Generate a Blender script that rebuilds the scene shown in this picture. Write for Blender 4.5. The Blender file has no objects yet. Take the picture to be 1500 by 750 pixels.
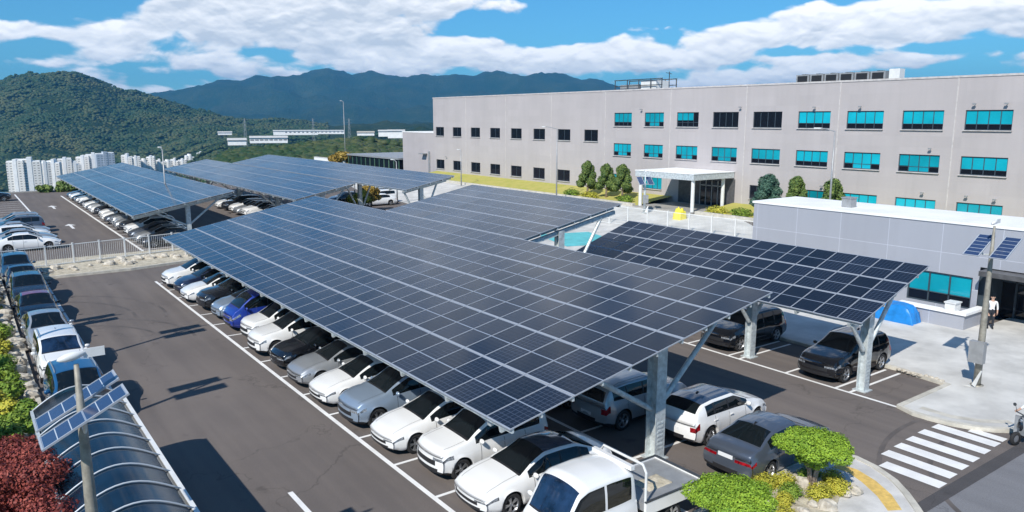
import bpy, math, random
import numpy as np
from mathutils import Vector, Matrix, noise
random.seed(7)
R = math.radians
scene = bpy.context.scene
COL = scene.collection
CAMH = 10.5

# ------------------------------------------------------------------ helpers
class MB:
    def __init__(s):
        s.v = []; s.f = []; s.m = []; s.uv = {}
    def add(s, vs, fs, m=0, uvs=None):
        b = len(s.v); s.v.extend([tuple(p) for p in vs])
        for i, f in enumerate(fs):
            if uvs: s.uv[len(s.f)] = uvs[i]
            s.f.append([b + k for k in f]); s.m.append(m)
        return s
    def box(s, c, d, rz=0, m=0, M=None):
        x, y, z = d[0]/2, d[1]/2, d[2]/2
        vs = [Vector((i, j, k)) for i in (-x, x) for j in (-y, y) for k in (-z, z)]
        T = Matrix.Translation(c) @ (M if M else Matrix.Rotation(rz, 4, 'Z'))
        vs = [T @ v for v in vs]
        return s.add(vs, [(0,1,3,2),(4,6,7,5),(0,4,5,1),(2,3,7,6),(0,2,6,4),(1,5,7,3)], m)
    def bb(s, x0, x1, y0, y1, z0, z1, m=0):
        return s.box(((x0+x1)/2, (y0+y1)/2, (z0+z1)/2), (x1-x0, y1-y0, z1-z0), 0, m)
    def bar(s, a, b, w, h, m=0):
        a = Vector(a); b = Vector(b); d = b - a; L = d.length
        M = d.to_track_quat('X', 'Z').to_matrix().to_4x4()
        return s.box((a+b)/2, (L, w, h), 0, m, M)
    def tube(s, pts, r, n=8, m=0, caps=True):
        pts = [Vector(p) for p in pts]; rs = r if isinstance(r, (list, tuple)) else [r]*len(pts)
        vs = []; fs = []
        up = None
        for i, p in enumerate(pts):
            t = (pts[min(i+1, len(pts)-1)] - pts[max(i-1, 0)]).normalized()
            if up is None:
                up = Vector((0,0,1)) if abs(t.z) < .9 else Vector((1,0,0))
            a = t.cross(up).normalized(); b = a.cross(t).normalized(); up = b
            for k in range(n):
                q = 2*math.pi*k/n
                vs.append(p + (a*math.cos(q) + b*math.sin(q))*rs[i])
        for i in range(len(pts)-1):
            for k in range(n):
                fs.append((i*n+k, i*n+(k+1)%n, (i+1)*n+(k+1)%n, (i+1)*n+k))
        if caps:
            fs.append(tuple(range(n))[::-1]); fs.append(tuple((len(pts)-1)*n+k for k in range(n)))
        return s.add(vs, fs, m)
    def lathe(s, prof, n=16, c=(0,0,0), M=None, m=0):
        vs = []; fs = []
        T = Matrix.Translation(c) @ (M if M else Matrix.Identity(4))
        for r_, z_ in prof:
            for k in range(n):
                q = 2*math.pi*k/n
                vs.append(T @ Vector((r_*math.cos(q), r_*math.sin(q), z_)))
        for i in range(len(prof)-1):
            for k in range(n):
                fs.append((i*n+k, i*n+(k+1)%n, (i+1)*n+(k+1)%n, (i+1)*n+k))
        return s.add(vs, fs, m)
    def prism(s, poly, z0, z1, m=0):
        n = len(poly)
        vs = [(p[0], p[1], z0) for p in poly] + [(p[0], p[1], z1) for p in poly]
        fs = [tuple(range(n))[::-1], tuple(n+i for i in range(n))]
        fs += [(i, (i+1)%n, n+(i+1)%n, n+i) for i in range(n)]
        return s.add(vs, fs, m)
    def mesh(s, name, mats, smooth=False):
        me = bpy.data.meshes.new(name)
        me.from_pydata(s.v, [], s.f)
        for m in (mats if isinstance(mats, (list, tuple)) else [mats]): me.materials.append(m)
        me.polygons.foreach_set('material_index', s.m)
        if smooth: me.polygons.foreach_set('use_smooth', [True]*len(s.f))
        if s.uv:
            l = me.uv_layers.new(name='UVMap')
            for i, p in enumerate(me.polygons):
                if i in s.uv:
                    for k, li in enumerate(p.loop_indices): l.data[li].uv = s.uv[i][k]
        me.update()
        return me
    def build(s, name, mats, parent=None, loc=(0,0,0), smooth=False):
        return link(name, s.mesh(name, mats, smooth), parent, loc)

def link(name, data, parent=None, loc=(0,0,0), rot=(0,0,0)):
    o = bpy.data.objects.new(name, data); COL.objects.link(o)
    o.location = loc; o.rotation_euler = rot
    if parent: o.parent = parent
    return o
def tag(o, label=None, cat=None, group=None, kind=None):
    if label: o['label'] = label
    if cat: o['category'] = cat
    if group: o['group'] = group
    if kind: o['kind'] = kind
    return o
def thing(name, label, cat, loc=(0,0,0), rz=0, group=None):
    o = link(name, None, None, loc, (0,0,rz)); o.empty_display_size = .3
    return tag(o, label, cat, group)
def copy_tree(o, parent=None):
    c = o.copy(); COL.objects.link(c)
    if parent: c.parent = parent
    for ch in list(o.children): copy_tree(ch, c)
    return c
def interp(x, pts):
    if x <= pts[0][0]: return pts[0][1]
    for (a, b), (c, d) in zip(pts, pts[1:]):
        if x <= c: return b + (d-b)*(x-a)/(c-a) if c > a else d
    return pts[-1][1]
def sst(t):
    t = max(0., min(1., t)); return t*t*(3-2*t)

# ------------------------------------------------------------------ materials
def newmat(name):
    m = bpy.data.materials.new(name); m.use_nodes = True
    nt = m.node_tree; return m, nt, nt.nodes['Principled BSDF']
def N(nt, t, **k):
    n = nt.nodes.new(t)
    for a, b in k.items():
        if a == 'inp':
            for q, w in b.items(): n.inputs[q].default_value = w
        else: setattr(n, a, b)
    return n
def L(nt, a, b): nt.links.new(a, b)
def mat(name, col, rough=.6, metal=0., var=.12, scale=3., bump=0., bscale=20., coat=0., spec=.5, col2=None, detail=5, wcoord=False, ior=1.5):
    m, nt, p = newmat(name)
    p.inputs['Roughness'].default_value = rough; p.inputs['Metallic'].default_value = metal
    p.inputs['Specular IOR Level'].default_value = spec; p.inputs['IOR'].default_value = ior
    p.inputs['Coat Weight'].default_value = coat; p.inputs['Coat Roughness'].default_value = .04
    if wcoord: co = N(nt, 'ShaderNodeNewGeometry').outputs['Position']
    else: co = N(nt, 'ShaderNodeTexCoord').outputs['Object']
    if var > 0 or col2:
        no = N(nt, 'ShaderNodeTexNoise', inp={'Scale': scale, 'Detail': detail, 'Roughness': .6}); L(nt, co, no.inputs['Vector'])
        mx = N(nt, 'ShaderNodeMix', data_type='RGBA')
        c2 = col2 if col2 else tuple(c*(1-var*1.5) for c in col)
        c1 = col if col2 else tuple(min(1, c*(1+var*.6)) for c in col)
        mx.inputs[6].default_value = (*c1, 1); mx.inputs[7].default_value = (*c2, 1)
        mr = N(nt, 'ShaderNodeMapRange', inp={'From Min': .35, 'From Max': .65}); L(nt, no.outputs['Fac'], mr.inputs['Value'])
        L(nt, mr.outputs[0], mx.inputs[0]); L(nt, mx.outputs[2], p.inputs['Base Color'])
    else: p.inputs['Base Color'].default_value = (*col, 1)
    if bump > 0:
        nb = N(nt, 'ShaderNodeTexNoise', inp={'Scale': bscale, 'Detail': 6}); L(nt, co, nb.inputs['Vector'])
        b = N(nt, 'ShaderNodeBump', inp={'Strength': bump, 'Distance': .05}); L(nt, nb.outputs['Fac'], b.inputs['Height']); L(nt, b.outputs[0], p.inputs['Normal'])
    return m
def asphalt_mat(name, base, patch, spk=.3):
    m, nt, p = newmat(name); p.inputs['Roughness'].default_value = .88; p.inputs['Specular IOR Level'].default_value = .3
    co = N(nt, 'ShaderNodeNewGeometry').outputs['Position']
    a = N(nt, 'ShaderNodeTexNoise', inp={'Scale': .12, 'Detail': 8, 'Roughness': .65}); L(nt, co, a.inputs['Vector'])
    mp = N(nt, 'ShaderNodeMapping'); mp.inputs['Scale'].default_value = (1.6, .09, 1); L(nt, co, mp.inputs['Vector'])
    st = N(nt, 'ShaderNodeTexNoise', inp={'Scale': .9, 'Detail': 5}); L(nt, mp.outputs[0], st.inputs['Vector'])
    sp = N(nt, 'ShaderNodeTexNoise', inp={'Scale': 28, 'Detail': 4, 'Roughness': .8}); L(nt, co, sp.inputs['Vector'])
    ad = N(nt, 'ShaderNodeMath', operation='ADD'); L(nt, a.outputs['Fac'], ad.inputs[0]); L(nt, st.outputs['Fac'], ad.inputs[1])
    mr = N(nt, 'ShaderNodeMapRange', inp={'From Min': .8, 'From Max': 1.2}); L(nt, ad.outputs[0], mr.inputs['Value'])
    mx = N(nt, 'ShaderNodeMix', data_type='RGBA'); mx.inputs[6].default_value = (*base, 1); mx.inputs[7].default_value = (*patch, 1)
    L(nt, mr.outputs[0], mx.inputs[0])
    ms = N(nt, 'ShaderNodeMapRange', inp={'From Min': .3, 'From Max': .7, 'To Min': 1-spk, 'To Max': 1+spk}); L(nt, sp.outputs['Fac'], ms.inputs['Value'])
    mu = N(nt, 'ShaderNodeVectorMath', operation='SCALE'); L(nt, mx.outputs[2], mu.inputs[0]); L(nt, ms.outputs[0], mu.inputs['Scale'])
    # oil spots and fine cracks
    vo = N(nt, 'ShaderNodeTexVoronoi', feature='DISTANCE_TO_EDGE', inp={'Scale': .11}); 
    wv = N(nt, 'ShaderNodeTexNoise', inp={'Scale': .8, 'Detail': 6}); L(nt, co, wv.inputs['Vector'])
    va = N(nt, 'ShaderNodeVectorMath', operation='MULTIPLY_ADD'); va.inputs[1].default_value = (3, 3, 0); L(nt, wv.outputs['Color'], va.inputs[0]); L(nt, co, va.inputs[2])
    L(nt, va.outputs[0], vo.inputs['Vector'])
    ck = N(nt, 'ShaderNodeMapRange', inp={'From Min': .0, 'From Max': .004, 'To Min': .72, 'To Max': 1.}); L(nt, vo.outputs['Distance'], ck.inputs['Value'])
    os_ = N(nt, 'ShaderNodeTexNoise', inp={'Scale': .9, 'Detail': 3}); L(nt, co, os_.inputs['Vector'])
    om = N(nt, 'ShaderNodeMapRange', inp={'From Min': .66, 'From Max': .74, 'To Min': 1., 'To Max': .72}); L(nt, os_.outputs['Fac'], om.inputs['Value'])
    mm = N(nt, 'ShaderNodeMath', operation='MULTIPLY'); L(nt, ck.outputs[0], mm.inputs[0]); L(nt, om.outputs[0], mm.inputs[1])
    m2 = N(nt, 'ShaderNodeVectorMath', operation='SCALE'); L(nt, mu.outputs[0], m2.inputs[0]); L(nt, mm.outputs[0], m2.inputs['Scale'])
    L(nt, m2.outputs[0], p.inputs['Base Color'])
    b = N(nt, 'ShaderNodeBump', inp={'Strength': .3, 'Distance': .01}); L(nt, sp.outputs['Fac'], b.inputs['Height']); L(nt, b.outputs[0], p.inputs['Normal'])
    return m
def panelwall_mat(name, col, bw, bh, line=.8, rough=.55, metal=0., axis='y', mortar=.006, var=.05):
    m, nt, p = newmat(name); p.inputs['Roughness'].default_value = rough; p.inputs['Metallic'].default_value = metal
    co = N(nt, 'ShaderNodeNewGeometry').outputs['Position']
    sx = N(nt, 'ShaderNodeSeparateXYZ'); L(nt, co, sx.inputs[0])
    ad = N(nt, 'ShaderNodeMath', operation='ADD'); L(nt, sx.outputs[0], ad.inputs[0]); L(nt, sx.outputs[1], ad.inputs[1])
    cx = N(nt, 'ShaderNodeCombineXYZ'); L(nt, ad.outputs[0] , cx.inputs[0]); L(nt, sx.outputs[2], cx.inputs[1])
    br = N(nt, 'ShaderNodeTexBrick', offset=0., inp={'Scale': 1., 'Mortar Size': mortar, 'Mortar Smooth': .1, 'Brick Width': bw, 'Row Height': bh, 'Bias': 0.})
    br.inputs['Color1'].default_value = (*col, 1); br.inputs['Color2'].default_value = (*[c*(1-var) for c in col], 1)
    br.inputs['Mortar'].default_value = (*[min(1, c*line) for c in col], 1)
    L(nt, cx.outputs[0], br.inputs['Vector'])
    mp = N(nt, 'ShaderNodeMapping'); mp.inputs['Scale'].default_value = (.3, .3, .12); L(nt, co, mp.inputs['Vector'])
    no = N(nt, 'ShaderNodeTexNoise', inp={'Scale': 1., 'Detail': 7, 'Roughness': .6}); L(nt, mp.outputs[0], no.inputs['Vector'])
    mr = N(nt, 'ShaderNodeMapRange', inp={'From Min': .3, 'From Max': .7, 'To Min': .93, 'To Max': 1.04}); L(nt, no.outputs['Fac'], mr.inputs['Value'])
    mu = N(nt, 'ShaderNodeVectorMath', operation='SCALE'); L(nt, br.outputs['Color'], mu.inputs[0]); L(nt, mr.outputs[0], mu.inputs['Scale'])
    m3 = N(nt, 'ShaderNodeMapping'); m3.inputs['Scale'].default_value = (2.2, 2.2, .07); L(nt, co, m3.inputs['Vector'])
    n3 = N(nt, 'ShaderNodeTexNoise', inp={'Scale': 1., 'Detail': 4, 'Roughness': .6}); L(nt, m3.outputs[0], n3.inputs['Vector'])
    r3 = N(nt, 'ShaderNodeMapRange', inp={'From Min': .5, 'From Max': .75, 'To Min': 1., 'To Max': .955}); L(nt, n3.outputs['Fac'], r3.inputs['Value'])
    u3 = N(nt, 'ShaderNodeVectorMath', operation='SCALE'); L(nt, mu.outputs[0], u3.inputs[0]); L(nt, r3.outputs[0], u3.inputs['Scale'])
    L(nt, u3.outputs[0], p.inputs['Base Color'])
    return m
def pv_mat(name, rnd=.4, nu=12, nv=6, lw=.05, cell=(.008, .0105, .018, 1)):
    m, nt, p = newmat(name)
    p.inputs['Roughness'].default_value = .17; p.inputs['IOR'].default_value = 1.5; p.inputs['Specular IOR Level'].default_value = .5
    p.inputs['Coat Weight'].default_value = .25; p.inputs['Coat Roughness'].default_value = .14
    uv = N(nt, 'ShaderNodeUVMap')
    sx = N(nt, 'ShaderNodeSeparateXYZ'); L(nt, uv.outputs[0], sx.inputs[0])
    def lines(sock, n, w):
        a = N(nt, 'ShaderNodeMath', operation='MULTIPLY'); a.inputs[1].default_value = n; L(nt, sock, a.inputs[0])
        f = N(nt, 'ShaderNodeMath', operation='FRACT'); L(nt, a.outputs[0], f.inputs[0])
        c = N(nt, 'ShaderNodeMath', operation='SUBTRACT'); c.inputs[1].default_value = .5; L(nt, f.outputs[0], c.inputs[0])
        d = N(nt, 'ShaderNodeMath', operation='ABSOLUTE'); L(nt, c.outputs[0], d.inputs[0])
        e = N(nt, 'ShaderNodeMath', operation='GREATER_THAN'); e.inputs[1].default_value = .5 - w; L(nt, d.outputs[0], e.inputs[0])
        return e.outputs[0]
    l1 = lines(sx.outputs[0], nu, lw); l2 = lines(sx.outputs[1], nv, lw)
    mxx = N(nt, 'ShaderNodeMath', operation='MAXIMUM'); L(nt, l1, mxx.inputs[0]); L(nt, l2, mxx.inputs[1])
    lm = lines(sx.outputs[0], 2, .022)
    info = N(nt, 'ShaderNodeObjectInfo')
    no = N(nt, 'ShaderNodeTexWhiteNoise', noise_dimensions='3D')
    geo = N(nt, 'ShaderNodeNewGeometry'); sn = N(nt, 'ShaderNodeVectorMath', operation='SNAP'); sn.inputs[1].default_value = (1.04, 1.05, 50); L(nt, geo.outputs['Position'], sn.inputs[0])
    L(nt, sn.outputs[0], no.inputs['Vector'])
    mr = N(nt, 'ShaderNodeMapRange', inp={'To Min': 1-rnd, 'To Max': 1+rnd}); L(nt, info.outputs['Random'], mr.inputs['Value'])
    c0 = N(nt, 'ShaderNodeMix', data_type='RGBA'); c0.inputs[6].default_value = cell; c0.inputs[7].default_value = (.042, .052, .075, 1) if nu > 8 else (.5, .55, .6, 1); L(nt, mxx.outputs[0], c0.inputs[0])
    mu = N(nt, 'ShaderNodeVectorMath', operation='SCALE'); L(nt, c0.outputs[2], mu.inputs[0]); L(nt, mr.outputs[0], mu.inputs['Scale'])
    c1 = N(nt, 'ShaderNodeMix', data_type='RGBA'); c1.inputs[7].default_value = (.24, .28, .35, 1); L(nt, mu.outputs[0], c1.inputs[6]); L(nt, lm, c1.inputs[0])
    L(nt, c1.outputs[2], p.inputs['Base Color'])
    # dust film varies the gloss
    nd = N(nt, 'ShaderNodeTexNoise', inp={'Scale': .35, 'Detail': 5}); L(nt, geo.outputs['Position'], nd.inputs['Vector'])
    mr2 = N(nt, 'ShaderNodeMapRange', inp={'From Min': .3, 'From Max': .7, 'To Min': .12, 'To Max': .22}); L(nt, nd.outputs['Fac'], mr2.inputs['Value']); L(nt, mr2.outputs[0], p.inputs['Roughness'])
    return m

def leaf_mat(name, a, b, rough=.6):
    m, nt, p = newmat(name); p.inputs['Roughness'].default_value = rough; p.inputs['Specular IOR Level'].default_value = .25
    geo = N(nt, 'ShaderNodeNewGeometry')
    no = N(nt, 'ShaderNodeTexNoise', inp={'Scale': 1.7, 'Detail': 3}); L(nt, geo.outputs['Position'], no.inputs['Vector'])
    ad = N(nt, 'ShaderNodeMath', operation='MULTIPLY_ADD', inp={1: .5, 2: 0.}); L(nt, geo.outputs['Random Per Island'], ad.inputs[0])
    a2 = N(nt, 'ShaderNodeMath', operation='ADD'); L(nt, ad.outputs[0], a2.inputs[0]); L(nt, no.outputs['Fac'], a2.inputs[1])
    mr = N(nt, 'ShaderNodeMapRange', inp={'From Min': .4, 'From Max': 1.1}); L(nt, a2.outputs[0], mr.inputs['Value'])
    mx = N(nt, 'ShaderNodeMix', data_type='RGBA'); mx.inputs[6].default_value = (*a, 1); mx.inputs[7].default_value = (*b, 1); L(nt, mr.outputs[0], mx.inputs[0])
    L(nt, mx.outputs[2], p.inputs['Base Color'])
    p.inputs['Subsurface Weight'].default_value = 0
    return m
M = {}
M['asphalt'] = asphalt_mat('asphalt', (.168, .144, .130), (.128, .111, .103), .22)
M['asphalt_road'] = asphalt_mat('asphalt_road', (.21, .21, .22), (.175, .175, .185), .2)
M['asphalt_seam'] = asphalt_mat('asphalt_seam', (.085, .08, .082), (.07, .067, .069), .2)
M['tyre_mark'] = mat('tyre_mark', (.125, .108, .10), .85, var=.25, scale=.7, wcoord=True)
M['paint_line'] = mat('road_paint', (.80, .79, .77), .7, var=.07, scale=1.3, wcoord=True)
M['yellow_paint'] = mat('yellow_paint', (.74, .50, .14), .7, var=.15, scale=6, wcoord=True)
M['cyan_paint'] = mat('cyan_paint', (.12, .52, .55), .7, var=.12, scale=1, wcoord=True)
M['paver'] = mat('paver', (.60, .585, .56), .85, var=.14, scale=1.2, bump=.2, bscale=9, wcoord=True)
M['concrete'] = mat('concrete', (.60, .59, .56), .85, var=.15, scale=.6, bump=.2, bscale=8, wcoord=True)
M['concrete_dark'] = mat('concrete_dark', (.33, .32, .30), .85, var=.15, scale=.6, bump=.2, bscale=8, wcoord=True)
M['kerb'] = mat('kerb_stone', (.56, .53, .46), .8, var=.15, scale=2, bump=.15, wcoord=True)
M['soil'] = mat('soil', (.16, .13, .09), .95, var=.3, scale=3, bump=.5, bscale=9, col2=(.30, .27, .19), wcoord=True)
M['gravel'] = mat('gravel', (.60, .54, .42), .95, bump=.6, bscale=12, scale=4, col2=(.34, .30, .22), wcoord=True)
M['grass'] = mat('grass', (.36, .36, .07), .9, bump=.5, bscale=8, scale=.9, col2=(.46, .40, .11), wcoord=True)
M['rock'] = mat('rock', (.62, .57, .48), .9, bump=.5, bscale=5, scale=3, col2=(.36, .32, .26))
M['alu'] = mat('anodised_frame', (.40, .43, .48), .45, .2, var=.05)
M['galv'] = mat('galvanised_steel', (.60, .65, .66), .5, .25, var=.18, scale=5)
M['steel_dark'] = mat('dark_steel', (.09, .10, .11), .45, .5)
M['white_metal'] = mat('white_metal', (.72, .73, .72), .45, var=.06)
M['grey_rib'] = mat('pale_rib', (.5, .54, .58), .5, .2, var=.05)
M['grey_metal'] = mat('grey_metal', (.36, .37, .38), .45, .3, var=.1)
M['tan_metal'] = mat('weathered_pole', (.33, .31, .26), .6, .2, var=.2, scale=6)
M['back'] = mat('backsheet', (.55, .56, .58), .6, var=.04)
M['pv'] = pv_mat('solar_glass')
M['pvpost'] = pv_mat('lamp_post_solar_glass', .1, 6, 1, .035, (.03, .055, .13, 1))
M['facade'] = panelwall_mat('facade_panels', (.46, .425, .425), 2.5, .9, .94, mortar=.012)
M['annex'] = panelwall_mat('annex_panels', (.36, .375, .42), 2.9, 1.75, 1.45, rough=.5, mortar=.014)
M['roof_white'] = mat('white_roof', (.86, .86, .85), .7, var=.06, scale=.4, wcoord=True)
M['teal'] = mat('teal_glass', (.01, .42, .54), .08, var=.15, scale=.25, wcoord=True)
_n = M['teal'].node_tree; _p = _n.nodes['Principled BSDF']; _l = _p.inputs['Base Color'].links[0].from_socket
_i = N(_n, 'ShaderNodeObjectInfo'); _m = N(_n, 'ShaderNodeMapRange', inp={'To Min': .55, 'To Max': 1.1}); L(_n, _i.outputs['Random'], _m.inputs['Value'])
_v = N(_n, 'ShaderNodeVectorMath', operation='SCALE'); L(_n, _l, _v.inputs[0]); L(_n, _m.outputs[0], _v.inputs['Scale']); L(_n, _v.outputs[0], _p.inputs['Base Color'])
M['black_glass'] = mat('black_glass', (.008, .010, .016), .05, var=.0)
M['frame_dark'] = mat('window_frame', (.05, .07, .09), .4)
M['joint'] = mat('joint_strip', (.55, .52, .51), .6)
M['dark_stone_shade'] = mat('dark_cladding_and_shade', (.10, .10, .105), .35, var=.2)  # dark parts of the annex, and the painted shade under the porch
M['tyre'] = mat('tyre_rubber', (.02, .02, .021), .85, var=.1)
M['rim'] = mat('alloy_rim', (.46, .47, .49), .28, .8, var=.0)
M['black_plastic'] = mat('black_plastic', (.018, .018, .02), .5, var=.0)
M['cab_glass'] = mat('car_glass', (.006, .009, .011), .03, var=0., spec=.6)
M['cab_glass_blue'] = mat('car_glass_blue', (.012, .03, .07), .05, var=.5, scale=2., spec=.7)
M['headlight'] = mat('headlight_lens', (.30, .32, .35), .06, .3, var=.6, scale=16)
M['taillight'] = mat('taillight_lens', (.30, .008, .014), .1, var=.5, scale=14)
M['plate'] = mat('number_plate', (.75, .76, .77), .4, var=.0)
def paint(name, c, metal=.0, rough=.32):
    return mat(name, c, rough, metal, var=0., coat=1.)
P = {'white': paint('paint_white', (.80, .80, .79)), 'silver': paint('paint_silver', (.42, .44, .46), .5), 'grey': paint('paint_grey', (.10, .12, .155), .45),
     'black': paint('paint_black', (.006, .007, .010), 0., .12), 'dark': paint('paint_dark', (.018, .022, .03), .3, .18), 'blue': paint('paint_blue', (.012, .04, .30), .1),
     'navy': paint('paint_navy', (.012, .022, .06), .3), 'teal': paint('paint_teal_blue', (.015, .07, .14), .3), 'maroon': paint('paint_maroon', (.22, .015, .04)),
     'paleblue': paint('paint_pale_blue', (.30, .38, .48), .4), 'midblue': paint('paint_mid_blue', (.012, .09, .22), .2), 'skyroof': paint('sky_tinted_glass_roof', (.05, .075, .12), .3, .12), 'red': paint('paint_dark_red', (.17, .012, .015))}  # skyroof: roof glass with the blue sky reflection put into its colour
M['pole_conc'] = M['tan_metal']
M['trunk'] = mat('bark', (.17, .13, .10), .9, bump=.5, var=.3, scale=6)
M['trunk_pale'] = mat('pale_bark', (.42, .33, .27), .9, bump=.5, var=.3, scale=6)
M['pine'] = leaf_mat('pine_needles', (.11, .22, .022), (.33, .48, .045))
M['pine_dark'] = leaf_mat('dark_needles', (.04, .095, .03), (.20, .26, .06))
M['spruce'] = leaf_mat('blue_green_needles', (.03, .09, .07), (.10, .18, .12))
M['shrub'] = leaf_mat('shrub_leaves', (.07, .15, .02), (.24, .33, .04))
M['shrub_yellow'] = leaf_mat('yellow_shrub_leaves', (.24, .26, .03), (.55, .49, .06))
M['maple'] = leaf_mat('maple_leaves', (.08, .014, .02), (.36, .085, .06))
M['autumn'] = leaf_mat('autumn_leaves', (.22, .15, .03), (.40, .28, .06))
M['forest'] = leaf_mat('forest_leaves', (.022, .052, .014), (.06, .09, .026))
_nt = M['forest'].node_tree
for _n in _nt.nodes:
    if _n.type == 'TEX_NOISE': _n.inputs['Scale'].default_value = .007; _n.inputs['Detail'].default_value = 8
    if _n.type == 'MIX': _n.inputs[7].default_value = (.10, .105, .038, 1)
    if _n.type == 'MAP_RANGE': _n.inputs['From Min'].default_value = .55; _n.inputs['From Max'].default_value = .95
    if _n.type == 'MATH' and _n.operation == 'MULTIPLY_ADD': _n.inputs[1].default_value = .3
M['tarp'] = mat('blue_tarp', (.012, .22, .62), .45, var=.15, scale=2, bump=.3, bscale=4)
M['tarp_yellow'] = mat('yellow_cover', (.85, .72, .06), .5, var=.1)
M['skin'] = mat('skin', (.48, .30, .22), .6, var=.0)
M['shirt'] = mat('white_shirt', (.74, .75, .77), .8, var=.05)
M['trousers'] = mat('dark_trousers', (.02, .022, .03), .85, var=.1)
M['hair'] = mat('black_hair', (.01, .009, .009), .6, var=.0)
M['mesh_panel'] = mat('fence_mesh', (.72, .76, .74), .6, var=.1, scale=1); M['mesh_panel'].node_tree.nodes['Principled BSDF'].inputs['Alpha'].default_value = .6
def shelter_glass():
    m = mat('shelter_polycarbonate', (.006, .022, .045), .14, var=.4, scale=.8, spec=.6)
    nt = m.node_tree; p = nt.nodes['Principled BSDF']; p.inputs['Alpha'].default_value = .92
    return m
M['poly'] = shelter_glass()
def tower_mat(name, col, hi):
    m, nt, p = newmat(name); p.inputs['Roughness'].default_value = .8
    co = N(nt, 'ShaderNodeTexCoord').outputs['Object']
    sx = N(nt, 'ShaderNodeSeparateXYZ'); L(nt, co, sx.inputs[0])
    ad = N(nt, 'ShaderNodeMath', operation='ADD'); L(nt, sx.outputs[0], ad.inputs[0]); L(nt, sx.outputs[1], ad.inputs[1])
    cx = N(nt, 'ShaderNodeCombineXYZ'); L(nt, ad.outputs[0], cx.inputs[0]); L(nt, sx.outputs[2], cx.inputs[1])
    br = N(nt, 'ShaderNodeTexBrick', offset=0., inp={'Scale': 1., 'Mortar Size': 1.0, 'Mortar Smooth': .1, 'Brick Width': 4., 'Row Height': 2.9})
    br.inputs['Color1'].default_value = (*[c*.3 for c in col], 1); br.inputs['Color2'].default_value = (*[c*.5 for c in col], 1); br.inputs['Mortar'].default_value = (*col, 1)
    L(nt, cx.outputs[0], br.inputs['Vector'])
    mx = N(nt, 'ShaderNodeMix', data_type='RGBA'); mx.inputs[7].default_value = (*hi, 1); L(nt, br.outputs['Color'], mx.inputs[6])
    geo = N(nt, 'ShaderNodeNewGeometry'); sg = N(nt, 'ShaderNodeSeparateXYZ'); L(nt, geo.outputs['Normal'], sg.inputs[0])
    ab = N(nt, 'ShaderNodeMath', operation='ABSOLUTE'); L(nt, sg.outputs[0], ab.inputs[0])
    gt = N(nt, 'ShaderNodeMath', operation='GREATER_THAN', inp={1: .7}); L(nt, ab.outputs[0], gt.inputs[0])
    L(nt, gt.outputs[0], mx.inputs[0]); L(nt, mx.outputs[2], p.inputs['Base Color'])
    return m
M['tower'] = tower_mat('apartment_wall', (.74, .72, .68), (.78, .76, .72))
M['tower_grey'] = tower_mat('apartment_wall_grey', (.36, .42, .50), (.45, .50, .56))
def terrain_mat():
    m, nt, p = newmat('hill_forest'); p.inputs['Roughness'].default_value = .95; p.inputs['Specular IOR Level'].default_value = .1
    co = N(nt, 'ShaderNodeNewGeometry').outputs['Position']
    a = N(nt, 'ShaderNodeTexNoise', inp={'Scale': .004, 'Detail': 9, 'Roughness': .65}); L(nt, co, a.inputs['Vector'])
    b = N(nt, 'ShaderNodeTexNoise', inp={'Scale': .06, 'Detail': 5, 'Roughness': .7}); L(nt, co, b.inputs['Vector'])
    ad = N(nt, 'ShaderNodeMath', operation='ADD'); L(nt, a.outputs['Fac'], ad.inputs[0]); L(nt, b.outputs['Fac'], ad.inputs[1])
    r = N(nt, 'ShaderNodeValToRGB'); cr = r.color_ramp
    cr.elements[0].position = .40; cr.elements[0].color = (.012, .035, .012, 1)
    cr.elements[1].position = .62; cr.elements[1].color = (.055, .072, .028, 1)
    e = cr.elements.new(.5); e.color = (.026, .046, .017, 1)
    dv = N(nt, 'ShaderNodeMath', operation='MULTIPLY', inp={1: .5}); L(nt, ad.outputs[0], dv.inputs[0]); L(nt, dv.outputs[0], r.inputs[0])
    L(nt, r.outputs[0], p.inputs['Base Color'])
    bp = N(nt, 'ShaderNodeBump', inp={'Strength': .9, 'Distance': 12.}); L(nt, b.outputs['Fac'], bp.inputs['Height']); L(nt, bp.outputs[0], p.inputs['Normal'])
    return m
M['terrain'] = terrain_mat()
# ------------------------------------------------------------------ camera, light, sky
cam = bpy.data.cameras.new('camera'); camo = bpy.data.objects.new('camera', cam); COL.objects.link(camo)
camo.location = (0, 0, CAMH); camo.rotation_euler = (R(90-10.224), 0, R(-36.103)); cam.sensor_width = 36; cam.lens = 26.88
cam.clip_start = .2; cam.clip_end = 40000
scene.camera = camo
SUN_EL, SUN_AZ = 42., 27.         # shadows run towards +X turned 27 degrees to +Y
sd = bpy.data.lights.new('sun', 'SUN'); sd.energy = 4.6; sd.angle = R(.53); sd.color = (1., .95, .87)
so = bpy.data.objects.new('sun', sd); COL.objects.link(so); so.location = (-40, -20, 60)
sdir = Vector((math.cos(R(SUN_EL))*math.cos(R(SUN_AZ)), math.cos(R(SUN_EL))*math.sin(R(SUN_AZ)), -math.sin(R(SUN_EL))))
so.rotation_euler = sdir.to_track_quat('-Z', 'Y').to_euler()
w = bpy.data.worlds.new('World'); scene.world = w; w.use_nodes = True; nt = w.node_tree
bg = nt.nodes['Background']; bg.inputs['Strength'].default_value = .085
sky = N(nt, 'ShaderNodeTexSky', sky_type='NISHITA'); sky.sun_disc = False; sky.sun_elevation = R(SUN_EL)
sky.sun_rotation = math.atan2(-sdir.x, -sdir.y); sky.altitude = 100; sky.air_density = 1.0; sky.dust_density = .35; sky.ozone_density = 2.2
co = N(nt, 'ShaderNodeTexCoord').outputs['Generated']
nv = N(nt, 'ShaderNodeVectorMath', operation='NORMALIZE'); L(nt, co, nv.inputs[0])
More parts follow.
